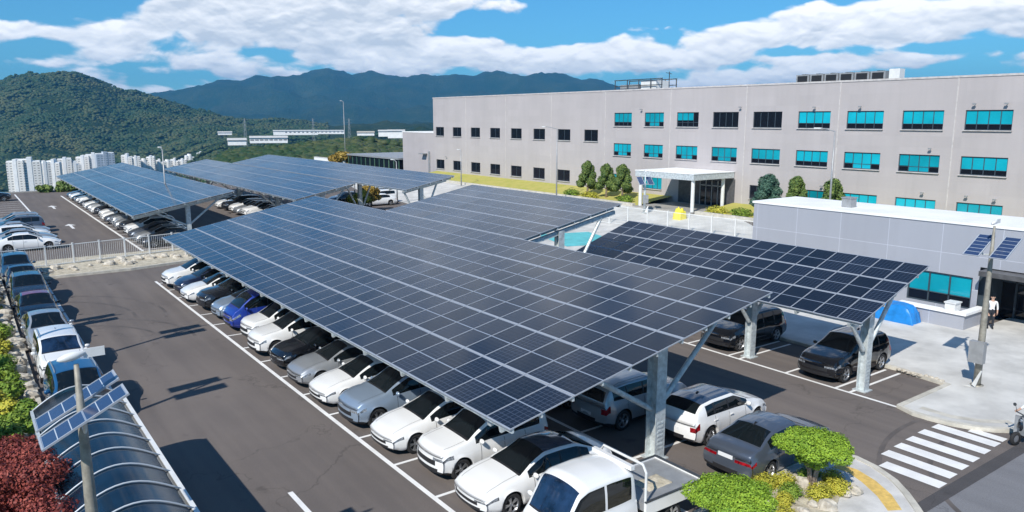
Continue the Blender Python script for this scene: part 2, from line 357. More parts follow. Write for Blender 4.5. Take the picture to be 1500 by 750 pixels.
sx = N(nt, 'ShaderNodeSeparateXYZ'); L(nt, nv.outputs[0], sx.inputs[0])
def mth(op, a, b=None, c=None):
    n = N(nt, 'ShaderNodeMath', operation=op)
    for i, q in enumerate((a, b, c)):
        if q is None: continue
        if isinstance(q, (int, float)): n.inputs[i].default_value = q
        else: L(nt, q, n.inputs[i])
    return n.outputs[0]
az = mth('MULTIPLY', mth('ARCTAN2', sx.outputs[0], sx.outputs[1]), 57.2958)
el = mth('MULTIPLY', mth('ARCSINE', sx.outputs[2]), 57.2958)
cv = N(nt, 'ShaderNodeCombineXYZ'); L(nt, mth('MULTIPLY', az, .20), cv.inputs[0]); L(nt, mth('MULTIPLY', el, .42), cv.inputs[1])
wp = N(nt, 'ShaderNodeTexNoise', inp={'Scale': 1.6, 'Detail': 5, 'Roughness': .55}); L(nt, cv.outputs[0], wp.inputs['Vector'])
wq = N(nt, 'ShaderNodeVectorMath', operation='MULTIPLY_ADD'); wq.inputs[1].default_value = (.5, .5, 0); L(nt, wp.outputs['Color'], wq.inputs[0]); L(nt, cv.outputs[0], wq.inputs[2])
def cn(off, scale, det, rough):
    o = N(nt, 'ShaderNodeVectorMath', operation='ADD'); o.inputs[1].default_value = off; L(nt, cv.outputs[0], o.inputs[0])
    n = N(nt, 'ShaderNodeTexNoise', inp={'Scale': scale, 'Detail': det, 'Roughness': rough, 'Distortion': .3}); L(nt, o.outputs[0], n.inputs['Vector'])
    r_ = n.outputs['Fac']
    if det < 6: return r_
    o2 = N(nt, 'ShaderNodeVectorMath', operation='ADD'); o2.inputs[1].default_value = off; L(nt, wq.outputs[0], o2.inputs[0])
    for sc_, wt_ in ((1.3, .34), (3.4, .17)):
        vo = N(nt, 'ShaderNodeTexVoronoi', feature='SMOOTH_F1', voronoi_dimensions='2D', inp={'Scale': sc_, 'Smoothness': .35}); L(nt, o2.outputs[0], vo.inputs['Vector'])
        r_ = mth('SUBTRACT', r_, mth('MULTIPLY', mth('SUBTRACT', vo.outputs['Distance'], .38), wt_))
    return r_
base = cn((3.1, 1.7, 0), 1.0, 8, .52)
up = cn((3.1, 1.7 + .075, 0), 1.0, 8, .52)
big = cn((7, 9, 2), .5, 3, .5)
# cloud banks: azimuth, elevation, half widths (degrees), weight
def A(px): return 36.103 + math.degrees(math.atan((px-750)/1138.))
def E_(py): return (173-py)/20.2
banks = [(400,52,230,40,.44,-.32),(170,62,120,14,.40,.10),(60,66,90,12,.36,.15),(250,88,130,12,.30,.1),(330,22,150,22,.38,-.42),(520,20,150,26,.44,-.7),(560,62,150,18,.40,-.32),
         (430,98,160,10,.30,.15),(620,88,120,14,.36,.1),(710,80,70,16,.44,.2),(640,8,60,14,.3,.1),(760,12,42,16,.40,.05),(110,100,60,7,.26,.15),(180,112,60,6,.22,.15),
         (925,66,62,22,.52,.12),(1000,84,80,14,.44,.1),(1055,56,46,18,.44,.12),(1110,62,70,20,.50,.05),(1185,42,62,26,.60,.2),(1285,44,72,26,.58,.1),(1370,42,60,22,.50,.05),(1455,34,80,30,.62,.0),(1560,40,90,34,.6,0),
         (1040,92,200,9,.34,.05),(1205,100,60,12,.42,.2),(1120,112,70,8,.32,.15),(1400,98,160,10,.26,.0),(820,80,44,14,.44,.2),(860,104,60,8,.3,.15),(1010,124,60,6,.3,.2),
         (60,10,150,28,-.8,0),(930,8,130,28,-.9,0),(1180,-8,260,26,-.9,0),(690,38,56,16,-.45,0),(840,40,56,22,-.7,0),(1270,84,250,6,-.3,0),(40,92,60,10,-.25,0),(225,120,70,8,-.1,0)]
mask = None; sumh = None; sumg = None
for bx, by, rx, ry, wt, shd in banks:
    a = mth('DIVIDE', mth('SUBTRACT', az, A(bx)), (A(bx+rx)-A(bx-rx))/2)
    e = mth('DIVIDE', mth('SUBTRACT', el, E_(by)), ry/20.2)
    d2 = mth('ADD', mth('MULTIPLY', a, a), mth('MULTIPLY', e, e))
    ex = mth('EXPONENT', mth('MULTIPLY', d2, -.8)); g = mth('MULTIPLY', ex, wt)
    mask = g if mask is None else mth('ADD', mask, g)
    if wt > 0:
        h = mth('MULTIPLY', ex, mth('ADD', mth('MULTIPLY', e, .42), shd))
        sumh = h if sumh is None else mth('ADD', sumh, h)
        sumg = ex if sumg is None else mth('ADD', sumg, ex)
ha = mth('DIVIDE', mth('SUBTRACT', az, 40.), 20.); he = mth('DIVIDE', mth('SUBTRACT', el, 21.), 9.5)
hg = mth('MULTIPLY', mth('EXPONENT', mth('MULTIPLY', mth('ADD', mth('MULTIPLY', ha, ha), mth('MULTIPLY', he, he)), -.7)), .55)  # unseen cloud bank above the view, added to grey the panels' reflections
lowb = N(nt, 'ShaderNodeMapRange', inp={'From Min': 0., 'From Max': 4.6, 'To Min': .26, 'To Max': 0.}); L(nt, el, lowb.inputs['Value'])
mask = mth('ADD', mth('ADD', mask, hg), lowb.outputs[0])
dens = mth('ADD', mth('MULTIPLY', mth('SUBTRACT', base, .5), 1.5), mask)
ca = N(nt, 'ShaderNodeMapRange', interpolation_type='SMOOTHSTEP', inp={'From Min': .14, 'From Max': .40}); L(nt, dens, ca.inputs['Value'])
fine = N(nt, 'ShaderNodeTexNoise', inp={'Scale': 2.6, 'Detail': 6, 'Roughness': .5}); L(nt, wq.outputs[0], fine.inputs['Vector'])
lit = mth('ADD', mth('ADD', .68, mth('DIVIDE', sumh, mth('ADD', sumg, .12))), mth('ADD', mth('MULTIPLY', mth('SUBTRACT', fine.outputs['Fac'], .5), 1.5), mth('MULTIPLY', mth('SUBTRACT', base, up), 3.2)))
cl = N(nt, 'ShaderNodeMix', data_type='RGBA', clamp_factor=True); cl.inputs[6].default_value = (7.8, 8.4, 9.2, 1); cl.inputs[7].default_value = (14.8, 14.6, 14.4, 1); L(nt, lit, cl.inputs[0])
tint = N(nt, 'ShaderNodeMix', data_type='RGBA', blend_type='MULTIPLY'); tint.inputs[0].default_value = 1.; tint.inputs[7].default_value = (.40, .94, 1.28, 1); L(nt, sky.outputs[0], tint.inputs[6])
fin = N(nt, 'ShaderNodeMix', data_type='RGBA'); vl = N(nt, 'ShaderNodeMapRange', inp={'From Min': 9.5, 'From Max': 14., 'To Min': .96, 'To Max': .62}); L(nt, el, vl.inputs['Value'])
L(nt, mth('MULTIPLY', ca.outputs[0], vl.outputs[0]), fin.inputs[0]); L(nt, tint.outputs[2], fin.inputs[6]); L(nt, cl.outputs[2], fin.inputs[7])
L(nt, fin.outputs[2], bg.inputs['Color'])
scene.view_settings.view_transform = 'Standard'; scene.view_settings.look = 'None'; scene.view_settings.exposure = .22; scene.view_settings.gamma = 1.
scene.render.engine = 'CYCLES'

# ------------------------------------------------------------------ terrain
def px2az(px): return 36.103 + math.degrees(math.atan((px-750)/1138.))
def ridge(prof, dist):
    return [(px2az(px), CAMH + (173-y)/1138.*math.cos(R(px2az(px)-36.103))*dist) for px, y in prof]
RL = ridge([(-400,150),(-200,138),(-60,133),(0,127),(30,117),(60,111),(110,109),(150,120),(175,131),(200,133),(240,143),(260,151),(300,165),(350,175),(400,180),(600,184),(2000,180)], 2200)
RF = ridge([(-400,160),(150,150),(250,136),(300,129),(350,119),(400,114),(440,111),(465,104),(480,101),(495,105),(520,109),(560,106),(600,108),(650,109),(700,104),(740,101),(780,103),(830,109),(870,113),(900,126),(915,133),(1000,150),(2000,160)], 6000)
RN = ridge([(150,250),(230,235),(300,212),(360,204),(400,202),(440,198),(480,196),(520,192),(560,195),(590,197),(700,200),(2000,200)], 450)
RI = [128, 150, 210, 300, 450, 700, 1000, 1500, 2200, 3000, 4500, 6000, 8000, 14000]
def hts(a):
    t = sst((a - px2az(210))/(px2az(330)-px2az(210)))       # left valley -> near forested rise
    lw = [-.4, -4, -25, -50, -78, -92, -95, -75, interp(a, RL), interp(a, RL)*.6, 30, interp(a, RF), 150, 30]
    n = interp(a, RN); rt = [-.4, -3, -10, (n-14), n-6.5, n-30, -34, -30, interp(a, RL), -14, 60, interp(a, RF), 150, 30]
    return [x*(1-t)+y*t for x, y in zip(lw, rt)]
def terr(a, r):
    h = hts(a)
    if r <= RI[0]: return h[0]
    for i in range(len(RI)-1):
        if r <= RI[i+1]:
            t = (math.log(r)-math.log(RI[i]))/(math.log(RI[i+1])-math.log(RI[i])); t = sst(t)*.6+t*.4
            z = h[i]*(1-t)+h[i+1]*t; break
    else: return h[-1]
    x, y = r*math.sin(R(a)), r*math.cos(R(a))
    amp = interp(r, [(150, 0), (300, 2), (450, 2.5), (1000, 6), (1500, 22), (2200, 14), (3200, 40), (4800, 110), (6000, 30), (9000, 80)])
    s = interp(r, [(300, 60), (1500, 320), (4000, 900)])
    v = Vector((x/s, y/s, 3.3)); f = noise.fractal(v, 1., 2.1, 5)
    if 1200 < r < 3200: z += 16*noise.fractal(Vector((x/170, y/170, 8.)), .9, 2., 4)
    if 3000 < r < 7500: z += -42+55*(1-abs(r-5200)/2300)*(1-2.4*abs(noise.noise(Vector((x/420, y/420, 4.)))))+22*noise.fractal(Vector((x/150, y/150, 2.)), .9, 2., 4) if abs(r-5200) < 2200 else 0
    return z + amp*f + (noise.noise(Vector((x/24, y/24, 0)))*min(7, r*.003) if r > 250 else 0)
azs = []
a = -180.
while a < 180: azs.append(a); a += .25 if -8 < a < 55 else (1. if -30 < a < 100 else 4.)
rr = [0., 60., 128.]
q = 128.
while q < 14000: q *= 1.032 if 250 < q < 8000 else 1.08; rr.append(q)
vs = []; fs = []
for r_ in rr:
    for a in azs: vs.append((r_*math.sin(R(a)), r_*math.cos(R(a)), terr(a, r_) if r_ > 1 else -.4))
n = len(azs)
for i in range(len(rr)-1):
    for k in range(n):
        fs.append((i*n+k, i*n+(k+1)%n, (i+1)*n+(k+1)%n, (i+1)*n+k))
t = MB().add(vs, fs); tag(t.build('terrain', M['terrain'], smooth=True), kind='structure')
# woods: bumpy crowns over the near rise and the left hill
PHI = (1+5**.5)/2
ICO = [Vector(v).normalized() for v in [(-1,PHI,0),(1,PHI,0),(-1,-PHI,0),(1,-PHI,0),(0,-1,PHI),(0,1,PHI),(0,-1,-PHI),(0,1,-PHI),(PHI,0,-1),(PHI,0,1),(-PHI,0,-1),(-PHI,0,1)]]
ICF = [(0,11,5),(0,5,1),(0,1,7),(0,7,10),(0,10,11),(1,5,9),(5,11,4),(11,10,2),(10,7,6),(7,1,8),(3,9,4),(3,4,2),(3,2,6),(3,6,8),(3,8,9),(4,9,5),(2,4,11),(6,2,10),(8,6,7),(9,8,1)]
def woods(name, label, specs, seed):
    rnd = random.Random(seed); V = []; F = []
    for n_, a0, a1, r0, r1, s0, s1 in specs:
        for _ in range(n_):
            a = rnd.uniform(a0, a1); r_ = math.exp(rnd.uniform(math.log(r0), math.log(r1)))
            if noise.noise(Vector((r_*math.sin(R(a))/130, r_*math.cos(R(a))/130, 5))) < -.62: continue
            z = terr(a, r_); s = rnd.uniform(s0, s1)
            b = len(V); ang = rnd.uniform(0, 6.28); ca_, sa = math.cos(ang), math.sin(ang); zs = rnd.uniform(.5, .8)
            for v in ICO:
                j = rnd.uniform(.8, 1.2)
                V.append((r_*math.sin(R(a))+(v.x*ca_-v.y*sa)*s*j, r_*math.cos(R(a))+(v.x*sa+v.y*ca_)*s*j, z+s*.25+v.z*s*zs*j))
            F.extend([(b+i, b+j, b+k) for i, j, k in ICF])
    o = MB().add(V, F).build(name, M['forest'], smooth=True)
    tag(o, label, 'woods', kind='stuff')
woods('forest', 'dark green woods covering the hills beyond the car park', [(15000, px2az(200), px2az(760), 255, 640, 1.6, 3.3), (26000, px2az(-60), px2az(480), 1500, 2350, 2.8, 5.), (5000, px2az(-60), px2az(600), 760, 1400, 2.5, 4.2)], 3)

# ------------------------------------------------------------------ ground of the site
def gz(x): return 0. if x < 48 else (1.0*sst((x-48)/11.) if x < 60 else 1.0)
mb = MB(); xs = [-14, 1.65, 20, 40, 48, 50, 52, 54, 56, 58, 60, 66.5, 104]; ys = [-14, 130]
vs = [(x, y, gz(x)) for x in xs for y in ys]; fs = [(2*i, 2*i+2, 2*i+3, 2*i+1) for i in range(len(xs)-1)]
mb.add(vs, fs); tag(mb.build('parking_lot_asphalt', M['asphalt']), kind='structure')
mb = MB(); mb.bb(-14, 104, 129.2, 130, -1.2, .15); mb.bb(-14.4, -14, -14, 130, -1.2, .1); tag(mb.build('site_edge', M['concrete_dark']), kind='structure')
def clipx(p, c, s):
    out = []
    for i in range(len(p)):
        a, b = p[i], p[(i+1) % len(p)]; da, db = (a[0]-c)*s, (b[0]-c)*s
        if da >= 0: out.append(a)
        if da*db < 0: t_ = da/(da-db); out.append((c, a[1]+(b[1]-a[1])*t_))
    return out
def sheet(name, polys, m, z=.004, kind='structure'):
    mb = MB()
    for p in polys:
        bks = [-1e3, 48, 50, 52, 54, 56, 58, 60, 1e3]
        for a_, b_ in zip(bks, bks[1:]):
            q = clipx(clipx(p, a_, 1), b_, -1)
            if len(q) > 2: mb.add([(x, y, z+gz(x)) for x, y in q], [tuple(range(len(q)))])
    return tag(mb.build(name, m), kind=kind)
def rect(x0, x1, y0, y1): return [(x0, y0), (x1, y0), (x1, y1), (x0, y1)]
sheet('access_road', [[(8, -12), (60, -12), (60, 8.9), (20.3, 8.9), (14, 8.9), (8, 8.9)]], M['asphalt_road'])
sheet('road_joint', [rect(20.0, 30., 8.85, 9.25)], M['asphalt_seam'], .008)
# painted markings
lines = [rect(9.9, 10.05, 11.8, 53.2), rect(15.0, 15.14, 12.2, 53), rect(16.2, 16.34, 13.2, 53)]
for k in range(18): 
    y = 12.4 + 2.5*k
    if y < 53.3: lines += [rect(10.05, 15.0, y-.06, y+.06), rect(16.34, 21.2, y-.06+1.0, y+.06+1.0)]
lines += [rect(6.75, 6.9, 15.5, 20.1), rect(27.2, 27.34, 13.1, 40.0)]
for y in (15.15, 15.75, 18.0, 20.35, 20.95, 23.3, 25.8, 28.3, 30.8, 33.3, 35.8): lines.append(rect(27.34, 31.1, y-.06, y+.06))
lines += [rect(20.1, 20.8, 9.05, 9.2)]
# far lot
lines += [rect(11.6, 11.8, 65.8, 121), rect(6.6, 6.78, 82, 127)]
for k in range(21): lines.append(rect(11.8, 16.5, 67+2.5*k-.06, 67+2.5*k+.06))
for k in range(18): lines.append(rect(1.7, 6.6, 72+2.6*k-.06, 72+2.6*k+.06))
for k in range(14):
    y = 29.5+2.6*k; lines.append(rect(4.0, 4.2, y, y+2.3))
sheet('parking_markings', lines, M['paint_line'], .006)
cw = [(22.0, 11.1, 9.3), (22.87, 11.5, 9.4), (23.75, 11.55, 9.45), (24.6, 11.6, 9.5), (25.5, 11.65, 9.55), (26.35, 11.6, 9.6)]
sheet('crosswalk', [[(x, b, ), (x+.5, b), (x+.5, t_), (x, t_)] for x, t_, b in cw]+[rect(27.0, 27.4, 9.62, 10.7)], M['paint_line'], .012)
def arrow(x, y, s):  # painted arrow pointing along the lane
    return [[(x-.12, y), (x+.12, y), (x+.12, y+2.6*s), (x-.12, y+2.6*s)], [(x-.5, y+2.6*s), (x+.5, y+2.6*s), (x, y+4*s)]]
def arc(cx, cy, r, a0, a1, w_=.16, n=18):
    out = []
    for i in range(n):
        p, q = R(a0+(a1-a0)*i/n), R(a0+(a1-a0)*(i+1)/n)
        out.append([(cx+(r-w_/2)*math.cos(p), cy+(r-w_/2)*math.sin(p)), (cx+(r+w_/2)*math.cos(p), cy+(r+w_/2)*math.sin(p)), (cx+(r+w_/2)*math.cos(q), cy+(r+w_/2)*math.sin(q)), (cx+(r-w_/2)*math.cos(q), cy+(r-w_/2)*math.sin(q))])
    return out
sheet('tyre_marks', arc(1.0, 45, 6.2, -10, 66)+arc(1.0, 45, 7.7, -14, 60)+arc(2.2, 39, 5.2, 0, 70)+arc(2.2, 39, 6.6, -5, 64)+arc(26.0, 4.6, 6.2, 84, 150)+arc(26.0, 4.6, 7.6, 80, 150), M['tyre_mark'], .005)
sheet('lane_arrows', arrow(8.9, 84, 1)+arrow(9.3, 104, 1), M['paint_line'], .006)
# raised plaza on the right with its kerb
pl = [(27.2, 13.1), (27.05, 12.5), (27.05, 12.0), (27.15, 11.4), (27.4, 10.8), (27.75, 10.3), (28.3, 9.8), (29.0, 9.3), (30, 8.8), (31.5, 8.4), (60, 8.3), (60, 16.2), (42.0, 16.2), (42, 31), (40, 40), (31.5, 40), (31.5, 15.3), (31.1, 13.25)]
MB().prism(pl, -.1, .11).build('plaza_pavement', M['concrete'])
tag(bpy.data.objects['plaza_pavement'], kind='structure')
def kerb(name, path, w=.16, h=.135, m='kerb'):
    mb = MB(); pts = [Vector((x, y, 0)) for x, y in path]; L_ = []; R_ = []
    for i, p in enumerate(pts):
        t_ = (pts[min(i+1, len(pts)-1)]-pts[max(i-1, 0)]).normalized(); nn = Vector((-t_.y, t_.x, 0))
        L_.append(p+nn*w/2); R_.append(p-nn*w/2)
    vs = []
    for l, r_ in zip(L_, R_): vs += [(l.x, l.y, gz(l.x)), (l.x, l.y, h+gz(l.x)), (r_.x, r_.y, h+gz(r_.x)), (r_.x, r_.y, gz(r_.x))]
    fs = []
    for i in range(len(pts)-1):
        for k in range(3): fs.append((i*4+k, i*4+k+1, (i+1)*4+k+1, (i+1)*4+k))
    fs += [(0, 1, 2, 3), tuple(4*(len(pts)-1)+k for k in range(4))]
    mb.add(vs, fs); return tag(mb.build(name, M[m]), kind='structure')
kerb('plaza_kerb', [(31.42, 40), (31.42, 15.25), (31.05, 13.2), (27.2, 13.15), (26.98, 12.5), (26.98, 12.0), (27.08, 11.35), (27.35, 10.7), (27.7, 10.2), (28.25, 9.7), (29.0, 9.2), (30, 8.7), (31.5, 8.3), (58, 8.2)], .2)
sheet('tactile_strip', [[(27.5, 12.6), (27.8, 12.6), (27.8, 11.6), (28.15, 10.9), (28.9, 10.2), (28.7, 9.95), (27.9, 10.7), (27.5, 11.5)]], M['kerb'], .114)
# island with trees in front
isl = [(12.6, 12.2), (15.6, 12.35), (17.2, 12.75), (19.0, 12.65), (20.6, 12.55), (21.6, 12.2), (21.75, 11.7), (21.6, 11.0), (21.2, 10.2), (20.7, 9.6), (20.1, 9.0), (19.2, 8.2), (17, 7.2), (12.6, 7.0)]
MB().prism(isl, -.1, .12).build('island_pavement', M['paver']); tag(bpy.data.objects['island_pavement'], kind='structure')
kerb('island_kerb', isl[:-1]+[(12.6, 7.0)], .2, .15)
bed = [(13.2, 11.95), (15.5, 12.1), (17.2, 12.45), (18.6, 12.4), (19.7, 12.1), (20.0, 11.5), (19.7, 10.9), (18.6, 10.4), (17, 10.0), (15, 9.6), (13, 9.5)]
MB().prism(bed, .0, .17).build('planting_bed', M['gravel']); tag(bpy.data.objects['planting_bed'], kind='structure')
sheet('yellow_guide_strip', [[(20.55, 11.75), (20.95, 11.75), (21.0, 11.2), (20.75, 10.5), (20.3, 9.8), (19.7, 9.2), (19.35, 9.4), (19.9, 10.0), (20.35, 10.7), (20.6, 11.25)]], M['yellow_paint'], .124)
# left planting strip and bed along the fence
MB().prism([(-10, -10), (1.55, -10), (1.6, 20), (1.7, 60.2), (-10, 60.2)], -.1, .12).build('left_planting_ground', M['soil']); tag(bpy.data.objects['left_planting_ground'], kind='structure')
kerb('left_kerb', [(1.66, -8), (1.66, 20), (1.78, 60)], .16, .15)
MB().prism([(-6, 58.3), (9.4, 58.3), (13.6, 59.2), (15.2, 61.2), (16.0, 65.5), (-6, 65.2)], -.1, .14).build('rock_bed_ground', M['gravel']); tag(bpy.data.objects['rock_bed_ground'], kind='structure')
kerb('rock_bed_kerb', [(-6, 58.2), (9.4, 58.2), (13.7, 59.1), (15.35, 61.2)], .2, .17)
# bright service yard between canopies and building, cyan painted patch
sheet('service_yard', [[(30, 40.2), (52, 35), (59.7, 45), (59.7, 62), (48, 60), (40, 54), (33, 52)]], M['concrete'], .02)
sheet('cyan_bay', [[(40.5, 47.8), (45.6, 46.4), (47.5, 53.0), (42.5, 54.5)]], M['cyan_paint'], .03)
sheet('drive_to_building', [[(43, 62), (59.7, 68), (59.7, 111), (52, 120), (47, 100)]], M['concrete'], .03)
# grass slope in front of the facade
mb = MB(); mb.add([(60, 45.5, 1.0), (66.05, 45.5, 1.75), (66.05, 51, 1.75), (60, 51, 1.0)], [(0, 1, 2, 3)])
mb.add([(60, 59.5, 1.02), (66.05, 59.5, 1.75), (66.05, 112, 1.75), (60.0, 112, 1.02)], [(0, 1, 2, 3)])
mb.add([(60, 20, 1.0), (66.05, 20, 1.75), (66.05, 45.5, 1.75), (60, 45.5, 1.0)], [(0, 1, 2, 3)])
tag(mb.build('grass_bank', M['grass']), kind='structure')
kerb('bank_kerb', [(59.7, 112), (59.7, 59.3)], .45, .35); kerb('bank_kerb', [(59.7, 50.6), (59.7, 20)], .45, .35)
# dry joints: rocks at the end of the right bays
# ------------------------------------------------------------------ main building
def wall_with_holes(mb, X, y0, y1, z0, z1, holes, depth=.22):
    ysv = sorted(set([y0, y1]+[h[0] for h in holes]+[h[1] for h in holes])); zsv = sorted(set([z0, z1]+[h[2] for h in holes]+[h[3] for h in holes]))
    for a, b in zip(ysv, ysv[1:]):
        run = None
        for c, d in zip(zsv, zsv[1:]):
            cy, cz = (a+b)/2, (c+d)/2
            if any(h[0] < cy < h[1] and h[2] < cz < h[3] for h in holes):
                continue
            mb.add([(X, a, c), (X, a, d), (X, b, d), (X, b, c)], [(0, 1, 2, 3)])
    for h in holes:
        a, b, c, d = h; X2 = X+depth
        mb.add([(X, a, c), (X, b, c), (X, b, d), (X, a, d), (X2, a, c), (X2, b, c), (X2, b, d), (X2, a, d)], [(0, 1, 5, 4), (1, 2, 6, 5), (2, 3, 7, 6), (3, 0, 4, 7)])
FX = 66.
holes = []; kinds = []
tealU = [69.3, 64.2, 59.25, 54.2, 49.1, 43.97, 39.0, 33.95, 28.9, 23.9, 18.9]
tealW = [3.0, 3.0, 3.1, 3.3, 3.35, 3.35, 3.4, 3.4, 3.45, 3.45, 3.45]
for i, (y, wd) in enumerate(zip(tealU, tealW)):
    holes.append((y-wd, y, 9.55, 11.13)); kinds.append('black' if i in (3, 4) else ['strip', 'corner', 'split', '', '', 'strip', 'strip', 'strip', 'strip', 'strip', 'corner'][i])
for i, (y, wd) in enumerate(zip(tealU, tealW)):
    holes.append((y-wd, y, 6.0, 7.47)); kinds.append(['corner', 'corner', 'corner', 'corner', 'strip', 'strip', 'corner', 'corner', 'strip', 'strip', 'corner'][i])
for i, (y, wd) in enumerate(zip(tealU, tealW)):
    if i in (2, 3): continue
    holes.append((y-wd, y, 2.35, 3.75)); kinds.append('blackteal' if i == 4 else 'plain')
for k in range(8):
    y = 112.1 - 5.33*k; holes.append((y-2.6, y, 7.6, 9.05)); kinds.append('black')
    if k < 7: holes.append((y-2.6, y, 2.2, 3.7)); kinds.append('black')
bld = thing('office_building', 'long pale grey three storey building with rows of cyan and black windows', 'building', (FX, 60, 0))
def rel(o, t): o.location = -t.location; return o
mb = MB(); wall_with_holes(mb, FX, 0, 112.9, .6, 13.75, holes)
mb.add([(FX, 112.9, .6), (FX, 112.9, 13.75), (100, 112.9, 13.75), (100, 112.9, .6)], [(0, 1, 2, 3)])
mb.add([(FX, 0, .6), (100, 0, .6), (100, 0, 13.75), (FX, 0, 13.75)], [(0, 1, 2, 3)])
mb.add([(100, 0, .6), (100, 112.9, .6), (100, 112.9, 13.75), (100, 0, 13.75)], [(0, 1, 2, 3)])
rel(mb.build('wall', M['facade'], bld), bld)
mb = MB(); mb.bb(FX+.4, 99.6, .4, 112.5, 13.1, 13.2); rel(mb.build('roof', M['concrete_dark'], bld), bld)
mb = MB(); mb.bb(FX-.05, FX+.4, -.02, 112.95, 13.7, 13.86); mb.bb(FX+.4, 100, 112.55, 112.95, 13.7, 13.86); rel(mb.build('parapet_coping', M['joint'], bld), bld)
for y in (102.8, 92.1, 81.5, 70.9, 60.2, 50.0, 39.8, 29.65, 19.6):
    mb = MB(); mb.bb(FX-.03, FX-.002, y-.05, y+.05, 1.2, 13.7); rel(mb.build('joint_strip', M['joint'], bld), bld)
wcache = {}
def window_meshes(wd, ht, kind):
    key = (round(wd, 2), round(ht, 2), kind)
    if key in wcache: return wcache[key]
    fr = MB(); t_ = .06
    fr.bb(-.04, .08, 0, wd, 0, t_); fr.bb(-.04, .08, 0, wd, ht-t_, ht); fr.bb(-.04, .08, 0, t_, t_, ht-t_); fr.bb(-.04, .08, wd-t_, wd, t_, ht-t_)
    n = 4 if kind in ('strip', 'plain', 'corner', 'split') else (2 if wd < 3 else 4)
    for k in range(1, n): fr.bb(-.03, .07, wd*k/n-.03, wd*k/n+.03, t_, ht-t_)
    gl = MB()
    for k in range(n):
        a, b = wd*k/n, wd*(k+1)/n
        if kind in ('black', 'blackteal'): gl.bb(0, .03, a, b, 0, ht, 1 if not (kind == 'black' and False) else 0)
        elif kind == 'plain': gl.bb(0, .03, a, b, 0, ht, 0)
        elif kind == 'strip': gl.bb(0, .03, a, b, ht*.3, ht, 0); gl.bb(.002, .032, a, b, 0, ht*.3, 1)
        elif kind == 'split': gl.bb(0, .03, a, b, ht*.45, ht, 0 if k else 1); gl.bb(.002, .032, a, b, 0, ht*.45, 1)
        elif kind == 'corner':
            if k in (0, n-1): gl.bb(0, .03, a, b, ht*.34, ht, 0); gl.bb(.002, .032, a, b, 0, ht*.34, 1)
            else: gl.bb(0, .03, a, b, 0, ht, 0)
    if kind in ('strip', 'corner', 'split'): fr.bb(-.02, .06, t_, wd-t_, ht*.3-.02, ht*.3+.02)
    wcache[key] = (fr.mesh('window_frame', M['frame_dark']), gl.mesh('pane', [M['teal'], M['black_glass']]))
    return wcache[key]
sill_m = {}
def place_windows(par, X, holes, kinds, depth=.16):
    for h, k in zip(holes, kinds):
        fr, gl = window_meshes(h[1]-h[0], h[3]-h[2], k)
        wf = link('window', fr, par, Vector((X+depth-.04, h[0], h[2]))-par.location)
        link('pane', gl, wf, (0.0, 0, 0))
        key = round(h[1]-h[0], 2)
        if key not in sill_m: sill_m[key] = MB().bb(-.14, .0, -.06, h[1]-h[0]+.06, -.07, -.005).mesh('sill', M['joint'])
        link('sill', sill_m[key], wf, (-depth+.04, 0, 0))
place_windows(bld, FX, holes, kinds)
# small floodlights above some windows
wl = MB(); wl.bb(-.25, 0, -.02, .02, 0, .04); wl.box((-.28, 0, 0), (.14, .24, .12)); wlm = wl.mesh('wall_light', M['grey_metal'])
for y, z in ((37.7, 11.5), (42.2, 11.5), (25.9, 11.6), (28.2, 11.6), (31.3, 8.0), (50.6, 11.6), (26, 4.2), (28.1, 4.3), (31.6, 4.3), (40.9, 4.2), (108.6, 3.95+.3), (64.6, 11.5)):
    link('wall_light', wlm, bld, Vector((FX, y, z))-bld.location)
# entrance doors and a dark sheet painting in the shade on the wall under the porch
mb = MB(); mb.bb(FX-.05, FX-.003, 50.9, 58.6, 1.2, 4.2); rel(mb.build('porch_shade_sheet', M['dark_stone_shade'], bld), bld)
mb = MB(); mb.bb(FX-.12, FX-.052, 52.2, 55.4, 1.25, 3.9); d = rel(mb.build('entrance_door', M['black_glass'], bld), bld)
mb = MB(); [mb.bb(FX-.17, FX-.122, y-.05, y+.05, 1.25, 3.9) for y in (52.2, 53.0, 53.8, 54.6, 55.4)]; mb.bb(FX-.17, FX-.122, 52.2, 55.4, 3.3, 3.4); mb.build('door_frame', M['grey_metal'], d)
# left wing
wg = thing('low_wing', 'lower pinkish wing with blank wall at the left end of the long building', 'building', (FX+.3, 118, 0))
mb = MB(); mb.bb(FX+.3, 96, 113.2, 124.4, .5, 8.0); rel(mb.build('wall', M['facade'], wg), wg)
mb = MB(); mb.bb(FX+.25, 96.05, 113.1, 124.5, 8.0, 8.15); rel(mb.build('roof', M['roof_white'], wg), wg)
mb = MB(); mb.bb(FX-.7, FX+.29, 115.6, 117.0, 4.4, 4.55); mb.bb(FX+.1, FX+.29, 114.6, 115.0, 1, 4.9); rel(mb.build('wall_bracket', M['grey_metal'], wg), wg)
